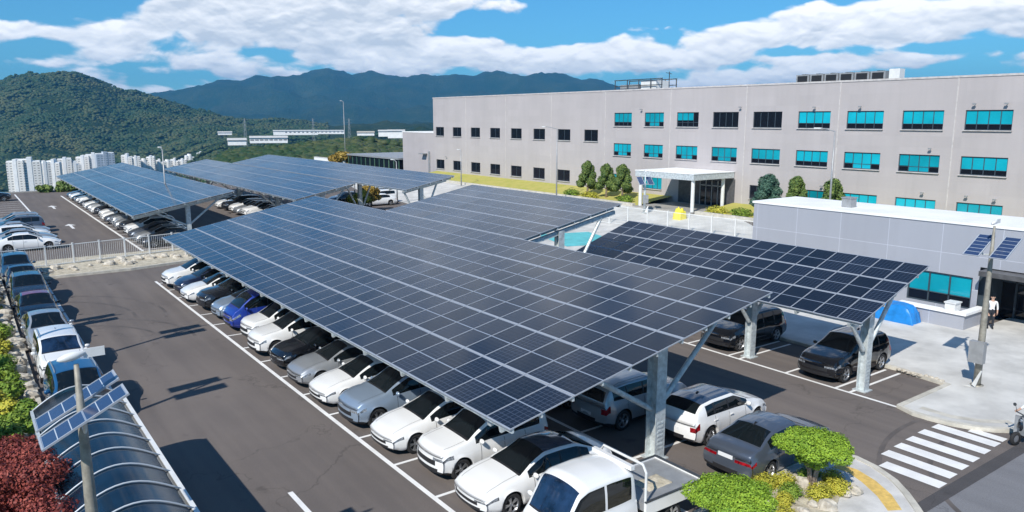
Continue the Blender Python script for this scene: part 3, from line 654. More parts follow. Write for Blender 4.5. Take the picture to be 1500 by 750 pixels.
# rooftop plant
def roof_unit(loc, kind, label):
    t = thing('roof_plant', label, 'roof plant', loc)
    if kind == 0:
        MB().bb(-4.6, 4.6, -1.5, 1.5, -.95, .25).build('base', M['grey_metal'], t)
        MB().bb(-3.2, -.4, -1.2, 1.2, .25, 1.5).build('cabinet', M['white_metal'], t)
        mb = MB()
        for x in (-4.4, -2.4, -.2, 2., 4.4):
            for y in (-1.4, 1.4): mb.tube([(x, y, .2), (x, y, 1.7)], .07, 6)
        for y in (-1.4, 1.4): mb.bar((-4.5, y, 1.7), (4.5, y, 1.7), .12, .12); mb.bar((-4.5, y, .9), (4.5, y, .9), .1, .1)
        mb.build('rail_frame', M['steel_dark'], t)
        mb = MB(); mb.tube([(-4.4, 0, 0), (-4.4, 0, 2.6)], .06, 6); mb.bar((-4.8, 0, 2.3), (-3.8, 0, 2.5), .06, .06); mb.build('mast', M['steel_dark'], t)
        mb = MB(); mb.bb(.2, 3.8, -1., 1., .25, 1.1); mb.build('duct', M['grey_metal'], t)
    else:
        for k in range(6):
            c = MB(); c.bb(-.55, .55, -.8, .8, 0, 1.25, 0); c.bb(-.6, -.55, -.6, .6, .35, 1.1, 1); c.lathe([(.0, 1.3), (.4, 1.3), (.4, 1.25)], 12, m=1)
            c.build('condenser', [M['grey_metal'], M['black_plastic']], t, (0, -5.2+k*1.75, .1))
        MB().bb(-.5, .5, -.55, .55, 0, 1.4).build('tank', M['white_metal'], t, (0, -6.9, .1)); MB().bb(-.7, .7, -7.6, 4.6, -.95, .1).build('base', M['grey_metal'], t)
    return t
roof_unit((78, 76, 13.2), 0, 'rooftop plant deck with railings and mast at left of the flat roof').rotation_euler[2] = R(90)
u = roof_unit((79, 48.5, 13.2), 1, 'row of rooftop condensers behind the parapet right of centre')
for o in (bpy.data.objects['roof_plant'], bpy.data.objects['roof_plant.001']): o.location.z = 13.95
# entrance porch
t = thing('entrance_porch', 'flat grey canopy on round columns over the building entrance', 'porch', (59.6, 51, 1.0))
MB().prism([(0, 0), (6.3, 0), (6.3, 8.0), (-.1, 8.0)], 3.35, 3.95).build('canopy_slab', M['galv'], t)
MB().prism([(-.05, -.05), (6.35, -.05), (6.35, 8.05), (-.15, 8.05)], 3.95, 4.02).build('canopy_roof', M['roof_white'], t)
for x, y in ((.35, .35), (.35, 7.6), (5.2, .5)):
    mb = MB(); mb.lathe([(.19, 0), (.19, 3.35)], 16); mb.build('column', M['white_metal'], t, (x, y, 0), True)
MB().bb(-.1, 6.2, 0, 8, .02, .16).build('step', M['concrete_dark'], t)

# ------------------------------------------------------------------ annex on the right
AX = 42.
an = thing('annex_building', 'low grey panelled annex with white flat roof in front of the long building', 'building', (AX, 20, 0))
win = (17.2, 20.5, .70, 2.38)
mb = MB(); wall_with_holes(mb, AX, 16.9, 30.8, -.2, 5.07, [win], .25); wall_with_holes(mb, AX, -6, 16.9, 3.0, 5.07, [], .25)
mb.add([(AX, 30.8, -.2), (46.6, 30.8, -.2), (46.6, 30.8, 5.07), (AX, 30.8, 5.07)], [(0, 1, 2, 3)])
mb.add([(46.6, -6, -.2), (46.6, -6, 5.07), (46.6, 30.8, 5.07), (46.6, 30.8, -.2)], [(0, 1, 2, 3)])
rel(mb.build('wall', M['annex'], an), an)
mb = MB(); mb.bb(AX-.06, 46.7, -6, 30.9, 5.07, 5.2); rel(mb.build('roof', M['roof_white'], an), an)
mb = MB(); mb.bb(AX+.3, AX+.5, 16.9, 17.0, -.1, 3); mb.bb(AX+2.4, AX+2.5, -6, 16.9, 0, 3.0, 1)
for y in range(-6, 17, 2): mb.bb(AX+2.3, AX+2.4, y-.04, y+.04, 0, 3.0, 0)
mb.bb(AX+2.3, AX+2.4, -6, 16.9, 2.0, 2.08, 0); mb.bb(AX+.3, AX+2.4, 16.7, 16.9, 0, 3., 0)
rel(mb.build('entrance_glazing', [M['frame_dark'], M['black_glass']], an), an)
mb = MB(); mb.bb(AX, 46.5, -6, 16.88, 2.98, 3.0); rel(mb.build('soffit', M['dark_stone_shade'], an), an)
mb = MB(); mb.bb(AX-.9, AX-.004, 13.3, 16.6, 2.7, 2.95); rel(mb.build('door_canopy', M['dark_stone_shade'], an), an)
fr = MB(); fr.bb(-.05, .1, 0, 3.3, 0, .07).bb(-.05, .1, 0, 3.3, 1.61, 1.68).bb(-.05, .1, 0, .07, .07, 1.61).bb(-.05, .1, 3.23, 3.3, .07, 1.61).bb(-.04, .09, 1.1, 1.17, .07, 1.61).bb(-.04, .09, 2.15, 2.22, .07, 1.61).bb(-.04, .09, .07, 3.23, .55, .6)
wf = rel(fr.build('window', M['frame_dark'], an), an); wf.location = Vector((AX+.1, 17.2, .7))-an.location
MB().bb(.02, .05, 0, 3.3, .57, 1.68, 0).bb(.02, .05, 0, 3.3, 0, .57, 1).build('pane', [M['teal'], M['black_glass']], wf)
lw = thing('low_wall', 'low pale wall with white coping in front of the annex window', 'wall', (39.8, 16.5, .1))
MB().bb(0, .25, 0, 3.2, 0, .75).bb(.25, 2.2, 0, .25, 0, .75).build('wall', M['annex'], lw)
MB().bb(-.1, .35, -.1, 3.3, .75, .87).bb(.35, 2.2, -.1, .35, .75, .87).build('coping', M['roof_white'], lw)
bx = MB(); bx.bb(-.3, .3, -.25, .25, 0, .38).bb(-.34, .34, -.29, .29, .38, .44); tag(bx.build('utility_box', M['white_metal'], None, (40.05, 17.2, .97)), 'small white box standing on the low wall coping', 'box')
# blue tarp over a pile
def lump(name, m, loc, dims, label, cat, seed, n=18, rough=.18):
    vs = []; fs = []
    for i in range(n+1):
        for j in range(n+1):
            u, v = i/n*2-1, j/n*2-1; e = max(abs(u), abs(v))
            h = (1-e**9)*(1+rough*noise.noise(Vector((u*2.2+seed, v*2.2, seed)))*2)
            k = 1+.08*noise.noise(Vector((u*3, v*3, seed+5)))
            vs.append((u*dims[0]/2*k, v*dims[1]/2*k, max(0, h)*dims[2]))
    for i in range(n):
        for j in range(n): fs.append((i*(n+1)+j, (i+1)*(n+1)+j, (i+1)*(n+1)+j+1, i*(n+1)+j+1))
    return tag(MB().add(vs, fs).build(name, m, None, loc, True), label, cat)
lump('tarpaulin_pile', M['tarp'], (39.15, 20.2, .11), (1.15, 3.5, .9), 'bright blue tarpaulin over a pile beside the low wall', 'tarpaulin', 2., 22, .07)
lump('covered_load', M['tarp_yellow'], (56.5, 49.9, .8), (1.0, 1.0, 1.0), 'bright yellow covered load near the white fence', 'covered load', 5.)
ac = thing('roof_hatch', 'small grey hatch box on the white annex roof', 'roof hatch', (43.6, 25.2, 5.2))
MB().bb(-.3, .3, -.3, .3, 0, .55).build('box', M['grey_metal'], ac); MB().bb(-.34, .34, -.34, .34, .55, .61).build('lid', M['grey_metal'], ac)

# ------------------------------------------------------------------ fences
def fence(name, label, a, b, h, n, panelm, z0=0, group=None, mesh=True):
    a = Vector(a); b = Vector(b); d = b-a; L_ = d.length; ang = math.atan2(d.y, d.x)
    t = thing(name, label, 'fence', (a.x, a.y, z0), ang, group)
    pm = MB().bb(-.045, .045, -.045, .045, 0, h).bb(-.06, .06, -.06, .06, h, h+.03).mesh('post', M['white_metal'])
    for k in range(n+1): link('post', pm, t, (L_*k/n, 0, 0))
    MB().bar((0, 0, h-.08), (L_, 0, h-.08), .05, .05).bar((0, 0, .12), (L_, 0, .12), .05, .05).build('rail', M['white_metal'], t)
    if mesh:
        mb = MB(); m_ = int(L_/.14)
        for k in range(m_): mb.bar((L_*(k+.5)/m_, 0, .12), (L_*(k+.5)/m_, 0, h-.08), .014, .014)
        mb.build('infill_bars', panelm, t)
    else: MB().bb(0, L_, -.01, .01, .15, h-.12).build('infill_panel', panelm, t)
    return t
fence('white_fence', 'white railing fence along the rock bed between the two car parks', (1.2, 61.8), (15.2, 64.3), 1.5, 8, M['white_metal'], .12)
fence('white_fence', 'white panel fence in front of the building entrance', (51.5, 57.0), (53.5, 36.0), 1.9, 9, M['mesh_panel'], .25)
fence('white_fence', 'short white panel fence running back from the entrance fence', (46.0, 58.0), (51.5, 57.0), 1.7, 3, M['mesh_panel'], .1)
fence('white_fence', 'far white fence beside the drive beyond the second canopy', (37.5, 63.0), (47.0, 84.0), 1.6, 9, M['mesh_panel'], 0.05, mesh=False)
# ------------------------------------------------------------------ solar canopies
def module_into(mb, lx, ly, t_=.035, ox=0., oy=0., oz=0.):
    """one framed module: x up the slope, y across; glass, frame, back"""
    f = .034; fy = .018
    x0, x1, y0, y1 = ox-lx/2, ox+lx/2, oy-ly/2, oy+ly/2; zt = oz+t_
    o = [(x0, y0), (x1, y0), (x1, y1), (x0, y1)]; i_ = [(x0+f, y0+fy), (x1-f, y0+fy), (x1-f, y1-fy), (x0+f, y1-fy)]
    vs = [(x, y, zt) for x, y in o]+[(x, y, zt) for x, y in i_]+[(x, y, zt-.004) for x, y in i_]+[(x, y, oz) for x, y in o]
    uvq = [(0, 0), (1, 0), (1, 1), (0, 1)]
    b = [(k, (k+1) % 4, 4+(k+1) % 4, 4+k) for k in range(4)]
    mb.add(vs, b, 1); n0 = len(mb.v)-16
    mb.f.append([n0+8, n0+9, n0+10, n0+11]); mb.m.append(0); mb.uv[len(mb.f)-1] = uvq
    for k in range(4): mb.f.append([n0+12+k, n0+12+(k+1) % 4, n0+(k+1) % 4, n0+k]); mb.m.append(1)
    mb.f.append([n0+15, n0+14, n0+13, n0+12]); mb.m.append(2)
def canopy(label, x0, y0, z0, slope, nx, px, ny, py, cols, group, maxind=100, colx=.6, brace=(3., 3.2), colw=.42, far=False, gut=True, raf=None):
    """x0,y0,z0 = low near corner; px,py = horizontal pitch of modules"""
    t = thing('solar_canopy', label, 'solar canopy', (x0, y0, 0), 0, group)
    ang = math.atan(slope); ca = math.cos(ang); lx = px/ca-.016; ly = py-.012
    W = nx*px; D = ny*py
    rnd = random.Random(int(x0*10+y0))
    proto = MB(); module_into(proto, lx, ly); pm = proto.mesh('solar_panel', [M['pv'], M['alu'], M['back']])
    cells = [(i, j) for i in range(nx) for j in range(ny)]
    cells.sort(key=lambda c: math.hypot(x0+c[0]*px, y0+c[1]*py))
    if far: ind, rest = [], cells
    else: ind, rest = cells[:maxind], cells[maxind:]
    for i, j in ind:
        o = link('solar_panel', pm, t, ((i+.5)*px, (j+.5)*py, z0+(i+.5)*px*slope), (R(rnd.gauss(0, .22)), -ang+R(rnd.gauss(0, .22)), 0))
    if rest:
        mb = MB()
        for i, j in rest: module_into(mb, lx, ly, .035, (i+.5)*px/ca, (j+.5)*py, rnd.uniform(-.004, .004))
        o = mb.build('solar_panels', [M['pv'], M['alu'], M['back']], t, (0, 0, z0)); o.rotation_euler = (0, -ang, 0); o['kind'] = 'stuff'
    # purlins along y, rafters along x
    zz = lambda x: z0+x*slope
    mb = MB()
    for i in range(nx+1):
        x = min(max(i*px, .12), W-.12); mb.bar((x, .03, zz(x)-.07), (x, D-.03, zz(x)-.07), .07, .11)
    for i in range(nx): x = (i+.5)*px; mb.bar((x, .03, zz(x)-.07), (x, D-.03, zz(x)-.07), .06, .1)
    mb.build('purlins', M['galv'], t)
    mb = MB()
    n_ = max(2, int(round(D/2.6)))
    for k in range(n_+1):
        y = .55+(D-1.1)*k/n_; mb.bar((.1, y, zz(.1)-.2), (W-.1, y, zz(W-.1)-.2), .09, .15)
    mb.build('rafters', M['galv'], t)
    if False: MB().bar((-.06, 0, z0-.02), (-.06, D, z0-.02), .1, .09).bar((W+.04, 0, zz(W)-.0), (W+.04, D, zz(W)-.0), .05, .08).build('edge_trim', M['alu'], t)
    hb = MB(); 
    for cy in cols:
        cx = colx; top = zz(cx)-.27
        c = MB(); w_ = colw
        c.bb(-w_/2, w_/2, -w_/2, -w_/2+.03, 0, top).bb(-w_/2, w_/2, w_/2-.03, w_/2, 0, top).bb(-.015, .015, -w_/2+.03, w_/2-.03, 0, top)
        c.bb(-w_/2-.1, w_/2+.1, -w_/2-.1, w_/2+.1, 0, .04)
        for k in range(7): c.bb(-.12, .12, -w_/2-.012, -w_/2-.001, .35+k*.14, .41+k*.14)
        co_ = c.build('column', M['galv'], t, (cx, cy, 0))
        b = MB(); x1 = cx+brace[0]
        if x1 > 0: b.tube([(cx+w_/2, cy, 1.75), (x1, cy, zz(x1)-.3)], .085, 10)
        b.build('brace', M['galv'], t)
        b = MB(); x2 = cx-brace[1]
        b.tube([(cx-w_/2, cy, 1.65), (x2, cy, zz(x2)-.3)], .085, 10)
        b.build('brace', M['galv'], t)
        b = MB(); b.bar((.3, cy, zz(.3)-.36), (W-.3, cy, zz(W-.3)-.36), .14, .2); b.build('main_beam', M['galv'], t)
    return t
G = 'solar canopies over the parking bays'
canopy('large solar panel canopy over the near double row of cars', 10.30, 14.22, 3.0, .199, 5, 2.06, 36, 1.047, [1.36, 11.5, 21.6, 31.5], G, 100, 6.6, (3.45, 3.1))
canopy('solar panel block joined to the far right side of the large near canopy', 20.62, 27.42, 3.0+.199*10.32, .199, 3, 2.06, 13, 1.047, [.25, 12.5], G, 100, 2.35, (2.7, 2.3), .34, gut=False)
canopy('smaller steeper solar panel canopy over the black cars by the plaza', 26.56, 14.5, 3.0, .338, 3, 1.61, 17, 1.0, [.5, 5.8, 11.1, 16.2], G, 100, 1.38, (1.9, 1.1), .34)
canopy('blue looking solar canopy at the left beyond the white fence', 11.15, 66.7, 2.8, .19, 4, 2.05, 51, 1.03, [1., 13, 26, 39, 50], G, 0, 4.5, (2.8, 2.6), .34, far=True)
canopy('far solar canopy to the right of the blue looking one', 23.7, 64.6, 3.5, .199, 3, 1.97, 49, 1.03, [1., 13, 26, 39, 48], G, 0, 3., (2.2, 2.2), .34, far=True)
canopy('farthest right solar canopy, its near edge beside the autumn shrubs', 29.75, 55.6, 4.7, .199, 2, 2.4, 46, 1.03, [1., 13, 26, 39], G, 0, 2., (1.6, 1.6), .34, far=True)

# ------------------------------------------------------------------ cars
def smooth_prof(pts, x, w=.05):
    return sum(interp(x+k*w/3, pts) for k in range(-3, 4))/7
SPEC = {
 'sedan': dict(L=4.75, W=1.84, top=[(-2.38,.80),(-2.30,.98),(-2.0,1.06),(-1.72,1.09),(-.95,1.42),(-.45,1.46),(.15,1.45),(1.0,1.02),(1.5,.94),(2.05,.80),(2.32,.66),(2.38,.60)],
     belt=[(-2.38,.74),(-2.1,.93),(-1.5,.96),(.9,.89),(1.6,.80),(2.1,.70),(2.38,.56)], ws=(.13,1.0), rw=(-1.68,-.98), side=(-1.35,.82), pil=[-.32,-1.02], roofw=.70, wx=(-1.38,1.42), wr=.325, zb=.19, style='sedan'),
 'suv': dict(L=4.5, W=1.87, top=[(-2.25,.85),(-2.22,1.15),(-1.95,1.5),(-1.75,1.60),(-1.0,1.66),(.1,1.65),(.95,1.16),(1.35,1.10),(1.95,1.0),(2.2,.86),(2.25,.78)],
     belt=[(-2.25,.95),(-2.1,1.1),(.85,1.01),(1.5,.96),(2.0,.88),(2.25,.72)], ws=(.12,.92), rw=(-2.2,-1.98), side=(-1.78,.74), pil=[-.32,-1.12], roofw=.76, wx=(-1.33,1.36), wr=.36, zb=.22, style='suv'),
 'boxy': dict(L=4.15, W=1.8, top=[(-2.07,.85),(-2.05,1.2),(-1.92,1.55),(-1.75,1.61),(-.8,1.64),(.28,1.60),(.98,1.13),(1.4,1.06),(1.85,1.0),(2.03,.90),(2.07,.8)],
     belt=[(-2.07,.95),(-1.9,1.04),(.9,.98),(1.5,.95),(1.9,.9),(2.07,.76)], ws=(.30,.95), rw=(-2.04,-1.93), side=(-1.62,.78), pil=[-.22,-1.0], roofw=.80, wx=(-1.27,1.3), wr=.335, zb=.2, style='suv'),
 'hatch': dict(L=4.3, W=1.8, top=[(-2.15,.75),(-2.1,1.0),(-1.9,1.2),(-1.55,1.42),(-1.0,1.48),(.1,1.47),(.95,1.05),(1.4,.97),(1.9,.84),(2.1,.7),(2.15,.62)],
     belt=[(-2.15,.8),(-2.0,.97),(-1.4,.98),(.85,.9),(1.5,.84),(2.0,.74),(2.15,.6)], ws=(.1,.93), rw=(-1.93,-1.52), side=(-1.45,.78), pil=[-.3,-1.05], roofw=.75, wx=(-1.3,1.3), wr=.33, zb=.18, style='hatch'),
 'van': dict(L=4.9, W=1.92, top=[(-2.45,.9),(-2.43,1.4),(-2.3,1.8),(-2.1,1.92),(-1,1.96),(.9,1.93),(1.35,1.72),(1.95,1.2),(2.25,1.05),(2.4,.88),(2.45,.78)],
     belt=[(-2.45,1.0),(-2.3,1.14),(1.6,1.08),(2.1,1.0),(2.45,.72)], ws=(1.25,1.95), rw=(-2.4,-2.28), side=(-2.05,1.72), pil=[.55,-.6,-1.3], roofw=.84, wx=(-1.5,1.6), wr=.34, zb=.2, style='van'),
 'cab': dict(L=2.7, W=1.74, top=[(-1.35,.9),(-1.34,1.5),(-1.25,1.86),(-1.05,1.94),(-.4,1.97),(.35,1.94),(.62,1.8),(1.1,1.08),(1.28,.96),(1.35,.86)],
     belt=[(-1.35,1.05),(-1.2,1.1),(.9,1.06),(1.2,.98),(1.35,.82)], ws=(.55,1.09), rw=(-1.34,-1.25), side=(-1.12,.86), pil=[-.2], roofw=.84, wx=(.62,9.), wr=.31, zb=.32, style='van'),
}
FJ = [0, .13, .28, .44, .58, .72, .88, 1.]; YJ = [.90, .965, .99, 1., 1., .99, .97, .93]
SJ = [.09, .3, .62, .90, 1.]; QJ = [.10, .2, .32, .45, .6, .75, .88, 1.]
NJ = len(FJ)+len(SJ)+len(QJ)     # 21
def build_car(kind):
    s = SPEC[kind]; Lh = s['L']/2; Wh = s['W']/2; R_ = s['wr']; Ra = R_+.055
    xs = list(np.linspace(-Lh, Lh, int(s['L']/.075)+1))
    ex = [s['ws'][0], s['ws'][1], s['rw'][0], s['rw'][1], s['side'][0], s['side'][1]]
    for p in s['pil']: ex += [p-.035, p+.035]
    for wxx in s['wx']: ex += [wxx-Ra, wxx+Ra, wxx-Ra*.93, wxx+Ra*.93, wxx-Ra*.8, wxx+Ra*.8]
    ex = [e for e in ex if -Lh < e < Lh]
    xs = [x for x in xs if min(abs(x-e) for e in ex) > .03 or abs(abs(x)-Lh) < 1e-6] + ex
    xs = sorted(set(round(x, 4) for x in xs))
    cF, cR = (.24, .14) if kind not in ('van', 'cab') else (.14, .07)
    def ring(x):
        top = smooth_prof(s['top'], x); belt = min(smooth_prof(s['belt'], x), top-.015)
        fr = max(0, (x-(Lh-1.0))/1.0); rr_ = max(0, (-x-(Lh-.9))/.9)
        hw = Wh*(1-.10*fr**2.2-.07*rr_**2.2)
        tt = sst((top-belt)/.42); wr = hw*.90*(1-tt)+Wh*s['roofw']*tt
        zb = s['zb']+.10*sst((fr-.55)/.45)+.12*sst((rr_-.5)/.5)
        b = zb; flare = 0
        for wxx in s['wx']:
            dx = abs(x-wxx)
            if dx < Ra: b = max(b, R_+math.sqrt(max(0, Ra*Ra-dx*dx))*1.02)
            flare = max(flare, .014*math.exp(-max(0, dx-Ra*.9)**2*40))
        edge = belt+(top-belt)*(.86 if top-belt > .15 else .75)
        P_ = []
        for j, (f, yf) in enumerate(zip(FJ, YJ)):
            z = max(zb+f*(belt-zb), b+j*.004); P_.append([hw*yf+flare*(1 if .0 < f < .8 else 0), z])
        for q in SJ: P_.append([hw*.93+(wr-hw*.93)*q+.02*math.sin(q*3.14)*tt, belt+(edge-belt)*q])
        for q in QJ: P_.append([wr*(1-q), edge+(top-edge)*(1-(1-q)**2.4)])
        return P_
    def shift(x, y, z):
        zf = max(0, min(1, (z-.2)/.65))
        fb = max(0, (x-(Lh-.75))/.75); rb = max(0, (-x-(Lh-.6))/.6); yy = abs(y)/Wh
        x -= fb*(cF*yy**2.4+.05*(1-math.sin(zf*2.6+.35)))
        x += rb*(cR*yy**2.4+.05*(1-math.sin(zf*2.6+.35)))
        return x
    V = []; rings = []
    for x in xs:
        pr_ = ring(x); idx = []
        for sgn in (1, -1):
            row = []
            for j, (y, z) in enumerate(pr_):
                if sgn < 0 and j == NJ-1: row.append(idx[0][-1]); continue
                V.append((shift(x, y, z), sgn*y, z)); row.append(len(V)-1)
            idx.append(row)
        rings.append(idx)
    F = {}
    def put(tagname, f): F.setdefault(tagname, []).append(f)
    J_S0 = len(FJ); J_Q0 = J_S0+len(SJ)
    pil = s['pil']
    for i in range(len(xs)-1):
        xm = (xs[i]+xs[i+1])/2; top = interp(xm, s['top']); belt = interp(xm, s['belt'])
        for si in (0, 1):
            a, b = rings[i][si], rings[i+1][si]
            for j in range(NJ-1):
                tg = 'body'
                if J_S0 <= j < J_S0+3 and s['side'][0] < xm < s['side'][1] and top-belt > .13 and not any(abs(xm-p) < .035 for p in pil):
                    seg = sum(xm < p for p in pil); tg = 'side_window%d%d' % (si, seg)
                elif J_S0 <= j < J_S0+3 and s['side'][0] < xm < s['side'][1] and top-belt > .13: tg = 'pillar%d%s' % (si, 'ab'[xm < -.7]) if kind != 'cab' else 'body'
                elif j >= J_Q0 and s['rw'][1] < xm < s['ws'][0]: tg = 'roof'
                elif j >= J_Q0-1+1 and s['ws'][0] < xm < s['ws'][1]: tg = 'windshield'
                elif j >= J_Q0 and s['rw'][0] < xm < s['rw'][1]: tg = 'rear_window'
                elif j >= J_Q0 and s['ws'][1] < xm < s['ws'][1]+.07: tg = 'cowl'
                elif kind in ('suv', 'boxy') and j == 0: tg = 'sill%d%d' % (si, sum(xm < w_ for w_ in s['wx']))
                elif j == 5 and xm > Lh-.42: tg = 'headlight%d' % si
                elif j in ((5,) if kind == 'sedan' else (4, 5)) and xm < -Lh+.20 and kind != 'cab': tg = 'taillight%d' % si
                f = (a[j], b[j], b[j+1], a[j+1]) if si == 0 else (a[j+1], b[j+1], b[j], a[j])
                put(tg, f)
    # front and rear fascias
    for end in (1, -1):
        ri = rings[-1] if end > 0 else rings[0]; x = xs[-1] if end > 0 else xs[0]; pr_ = ring(x)
        jb = len(FJ)-1; yb, zb_ = pr_[jb]
        fr = [(pr_[k][0]/yb, pr_[k][1]-zb_) for k in range(jb, NJ)]
        grid = {}
        for j in range(jb+1):
            for si in (0, 1):
                for c in range(len(fr)):
                    if j == jb: grid[j, si, c] = ri[si][jb+c]; continue
                    if c == 0: grid[j, si, c] = ri[si][j]; continue
                    if si == 1 and c == len(fr)-1: grid[j, si, c] = grid[j, 0, c]; continue
                    y = pr_[j][0]*fr[c][0]; z = pr_[j][1]+fr[c][1]*FJ[j]
                    V.append((shift(x, y, z), (1 if si == 0 else -1)*y, z)); grid[j, si, c] = len(V)-1
        for j in range(jb):
            for si in (0, 1):
                for c in range(len(fr)-1):
                    yf = (fr[c][0]+fr[c+1][0])/2; tg = 'body'
                    if end > 0:
                        if s['style'] == 'van':
                            if j in (4, 5) and yf > .66: tg = 'headlight%d' % si
                            elif j in (3, 4) and yf < .6: tg = 'grille'
                        else:
                            if j == 5 and yf > .52: tg = 'headlight%d' % si
                            elif j in (3, 4) and yf <= .62: tg = 'grille'
                        if j == 1 and yf < .75: tg = 'grille'
                        if j == 0: tg = 'trimf'
                    else:
                        if (j == 5 and yf > .42 if kind == 'sedan' else j in (4, 5) and yf > .74) and kind != 'cab': tg = 'taillight%d' % si
                        if j == 0 or (j == 1 and yf < .5): tg = 'trimr'
                    a, b, c_, d = grid[j, si, c], grid[j+1, si, c], grid[j+1, si, c+1], grid[j, si, c+1]
                    f = (a, b, c_, d) if (si == 0) == (end > 0) else (a, d, c_, b)
                    put(tg, f)
    root = link(kind+'_car' if kind != 'cab' else 'pickup_truck', None)
    def sub(name, faces, m, parent=root):
        used = sorted(set(k for f in faces for k in f)); mp = {k: i for i, k in enumerate(used)}
        mb = MB(); mb.add([V[k] for k in used], [[mp[k] for k in f] for f in faces]); return mb.build(name, m, parent, smooth=True)
    body = sub('body', F['body'], P['white'])
    names = {'trimf': ('bumper_trim', 'black_plastic'), 'trimr': ('bumper_trim', 'black_plastic'), 'grille': ('grille', 'black_plastic'), 'windshield': ('windshield', 'cab_glass'), 'rear_window': ('rear_window', 'cab_glass')}
    for k in sorted(F):
        if k == 'body': continue
        if k.startswith('side_window'): sub('side_window', F[k], M['cab_glass'])
        elif k.startswith('pillar'): sub('door_pillar', F[k], M['black_plastic'])
        elif k.startswith('sill'): sub('sill_trim', F[k], M['black_plastic'])
        elif k == 'cowl': sub('windscreen_cowl', F[k], M['black_plastic'])
        elif k == 'roof': sub('roof_panel', F[k], P['white'])
        elif k.startswith('headlight'): sub('headlight', F[k], M['headlight'])
        elif k.startswith('taillight'): sub('taillight', F[k], M['taillight'])
        else: sub(names[k][0], F[k], M[names[k][1]])
    # dark floor and wheel housings
    mb = MB(); wi = Wh-.27; mb.bb(-Lh+.25, Lh-.3, -wi, wi, s['zb']+.02, .62)
    mb.bb(-Lh+.3, Lh-.35, -Wh*.8, Wh*.8, s['zb']+.01, s['zb']+.05); mb.build('underbody', M['black_plastic'], root)
    # wheels
    tm = MB().lathe([(R_*.66, .085), (R_*.72, .1), (R_*.95, .095), (R_, .06), (R_, -.06), (R_*.95, -.095), (R_*.7, -.1), (R_*.4, -.09)], 28).mesh('tyre', M['tyre'], True)
    rm = MB(); rm.lathe([(R_*.60, .045), (R_*.68, .092), (R_*.72, .088)], 28); rm.lathe([(0.001, .05), (R_*.14, .075), (R_*.17, .03)], 12)
    for k in range(5):
        q = 2*math.pi*k/5
        for dq in (-.16, .16):
            rm.bar((math.cos(q)*R_*.1, math.sin(q)*R_*.1, .055), (math.cos(q+dq)*R_*.66, math.sin(q+dq)*R_*.66, .07), .035, .02)
    rmm = rm.mesh('rim', M['rim']); 
    dk = MB().lathe([(.001, .02), (R_*.66, .02)], 20).mesh('dark_rim_backing', M['black_plastic'])  # black disc behind the rim makes the gaps between spokes dark
    for wxx in s['wx']:
        if abs(wxx) > Lh: continue
        for sg in (1, -1):
            wh = link('wheel', tm, root, (wxx, sg*(Wh-.125), R_), (R(-90*sg), 0, 0)); wh.name = 'wheel'
            link('rim', rmm, wh); link('dark_rim_backing', dk, wh)
    # mirrors, plates, handles
    bx_ = interp(s['ws'][1]-.25, s['belt'])+.09
    for sg in (1, -1):
        mm_ = MB(); pts = [(-.0, .02*sg, -.02), (.0, .10*sg, .0)]
        mm_.tube([(0, -.02*sg, -.05), (0, .07*sg, -.01)], .025, 8)
        mm_.lathe([(.001, -.11), (.055, -.085), (.075, -.02), (.075, .03), (.06, .075), (.001, .09)], 12, (0, .13*sg, .02), Matrix.Rotation(R(90), 4, 'X') @ Matrix.Diagonal((.75, 1, 1.0, 1)))
        mm_.build('mirror', M['black_plastic'] if False else P['white'], root, (s['ws'][1]-.30, sg*(Wh*.93), bx_), True)['paintme'] = 1
    zf = .46 if s['style'] != 'van' else .52
    MB().box((Lh-.035, 0, zf), (.02, .50, .11)).build('number_plate', M['plate'], root)
    zr = .80 if kind == 'sedan' else (.62 if kind != 'hatch' else .6)
    MB().box((-Lh+.02, 0, zr), (.03, .50, .11)).build('number_plate', M['plate'], root)
    if kind != 'cab':
        hz = interp(0, s['belt'])-.1
        for sg in (1, -1):
            for hx in (s['pil'][0]+.12, s['pil'][1 if len(s['pil']) > 1 else 0]+.02):
                MB().box((hx-.02, sg*(Wh*.995), hz), (.17, .035, .028)).build('door_handle', P['white'], root)['paintme'] = 1
        # door gaps
        mb = MB()
        for gx in (s['ws'][1]-.33, s['pil'][0], (s['pil'][1] if len(s['pil']) > 1 else -1)):
            pr_ = ring(gx)
            for sg in (1, -1):
                for j in range(1, len(FJ)-1):
                    (ya, za), (yb2, zb2) = pr_[j], pr_[j+1]
                    mb.add([(gx-.007, sg*(ya+.003), za), (gx+.007, sg*(ya+.003), za), (gx+.007, sg*(yb2+.003), zb2), (gx-.007, sg*(yb2+.003), zb2)], [(0, 1, 2, 3)])
        for gj, xa_, xb_ in ((J_Q0+1, s['ws'][1]+.02, Lh-.22),):
            for sg in (1, -1):
                pts_ = []
                for q in range(13):
                    xx = xa_+(xb_-xa_)*q/12; yy, zz_ = ring(xx)[gj]; pts_.append((shift(xx, yy, zz_), sg*yy, zz_+.004))
                for p_, q_ in zip(pts_, pts_[1:]): mb.add([(p_[0], p_[1]-.006, p_[2]), (q_[0], q_[1]-.006, q_[2]), (q_[0], q_[1]+.006, q_[2]), (p_[0], p_[1]+.006, p_[2])], [(0, 1, 2, 3)])
        mb.build('door_gaps', M['black_plastic'], root)
    if kind in ('suv', 'boxy'):
        for sg in (1, -1):
            zt = interp(-.8, s['top'])-.03
            MB().tube([(-1.6, sg*Wh*s['roofw']*.93, zt-.05), (-1.4, sg*Wh*s['roofw']*.93, zt+.02), (-.2, sg*Wh*s['roofw']*.93, zt+.03), (.02, sg*Wh*s['roofw']*.93, zt-.03)], .018, 6).build('roof_rail', M['grey_metal'], root)
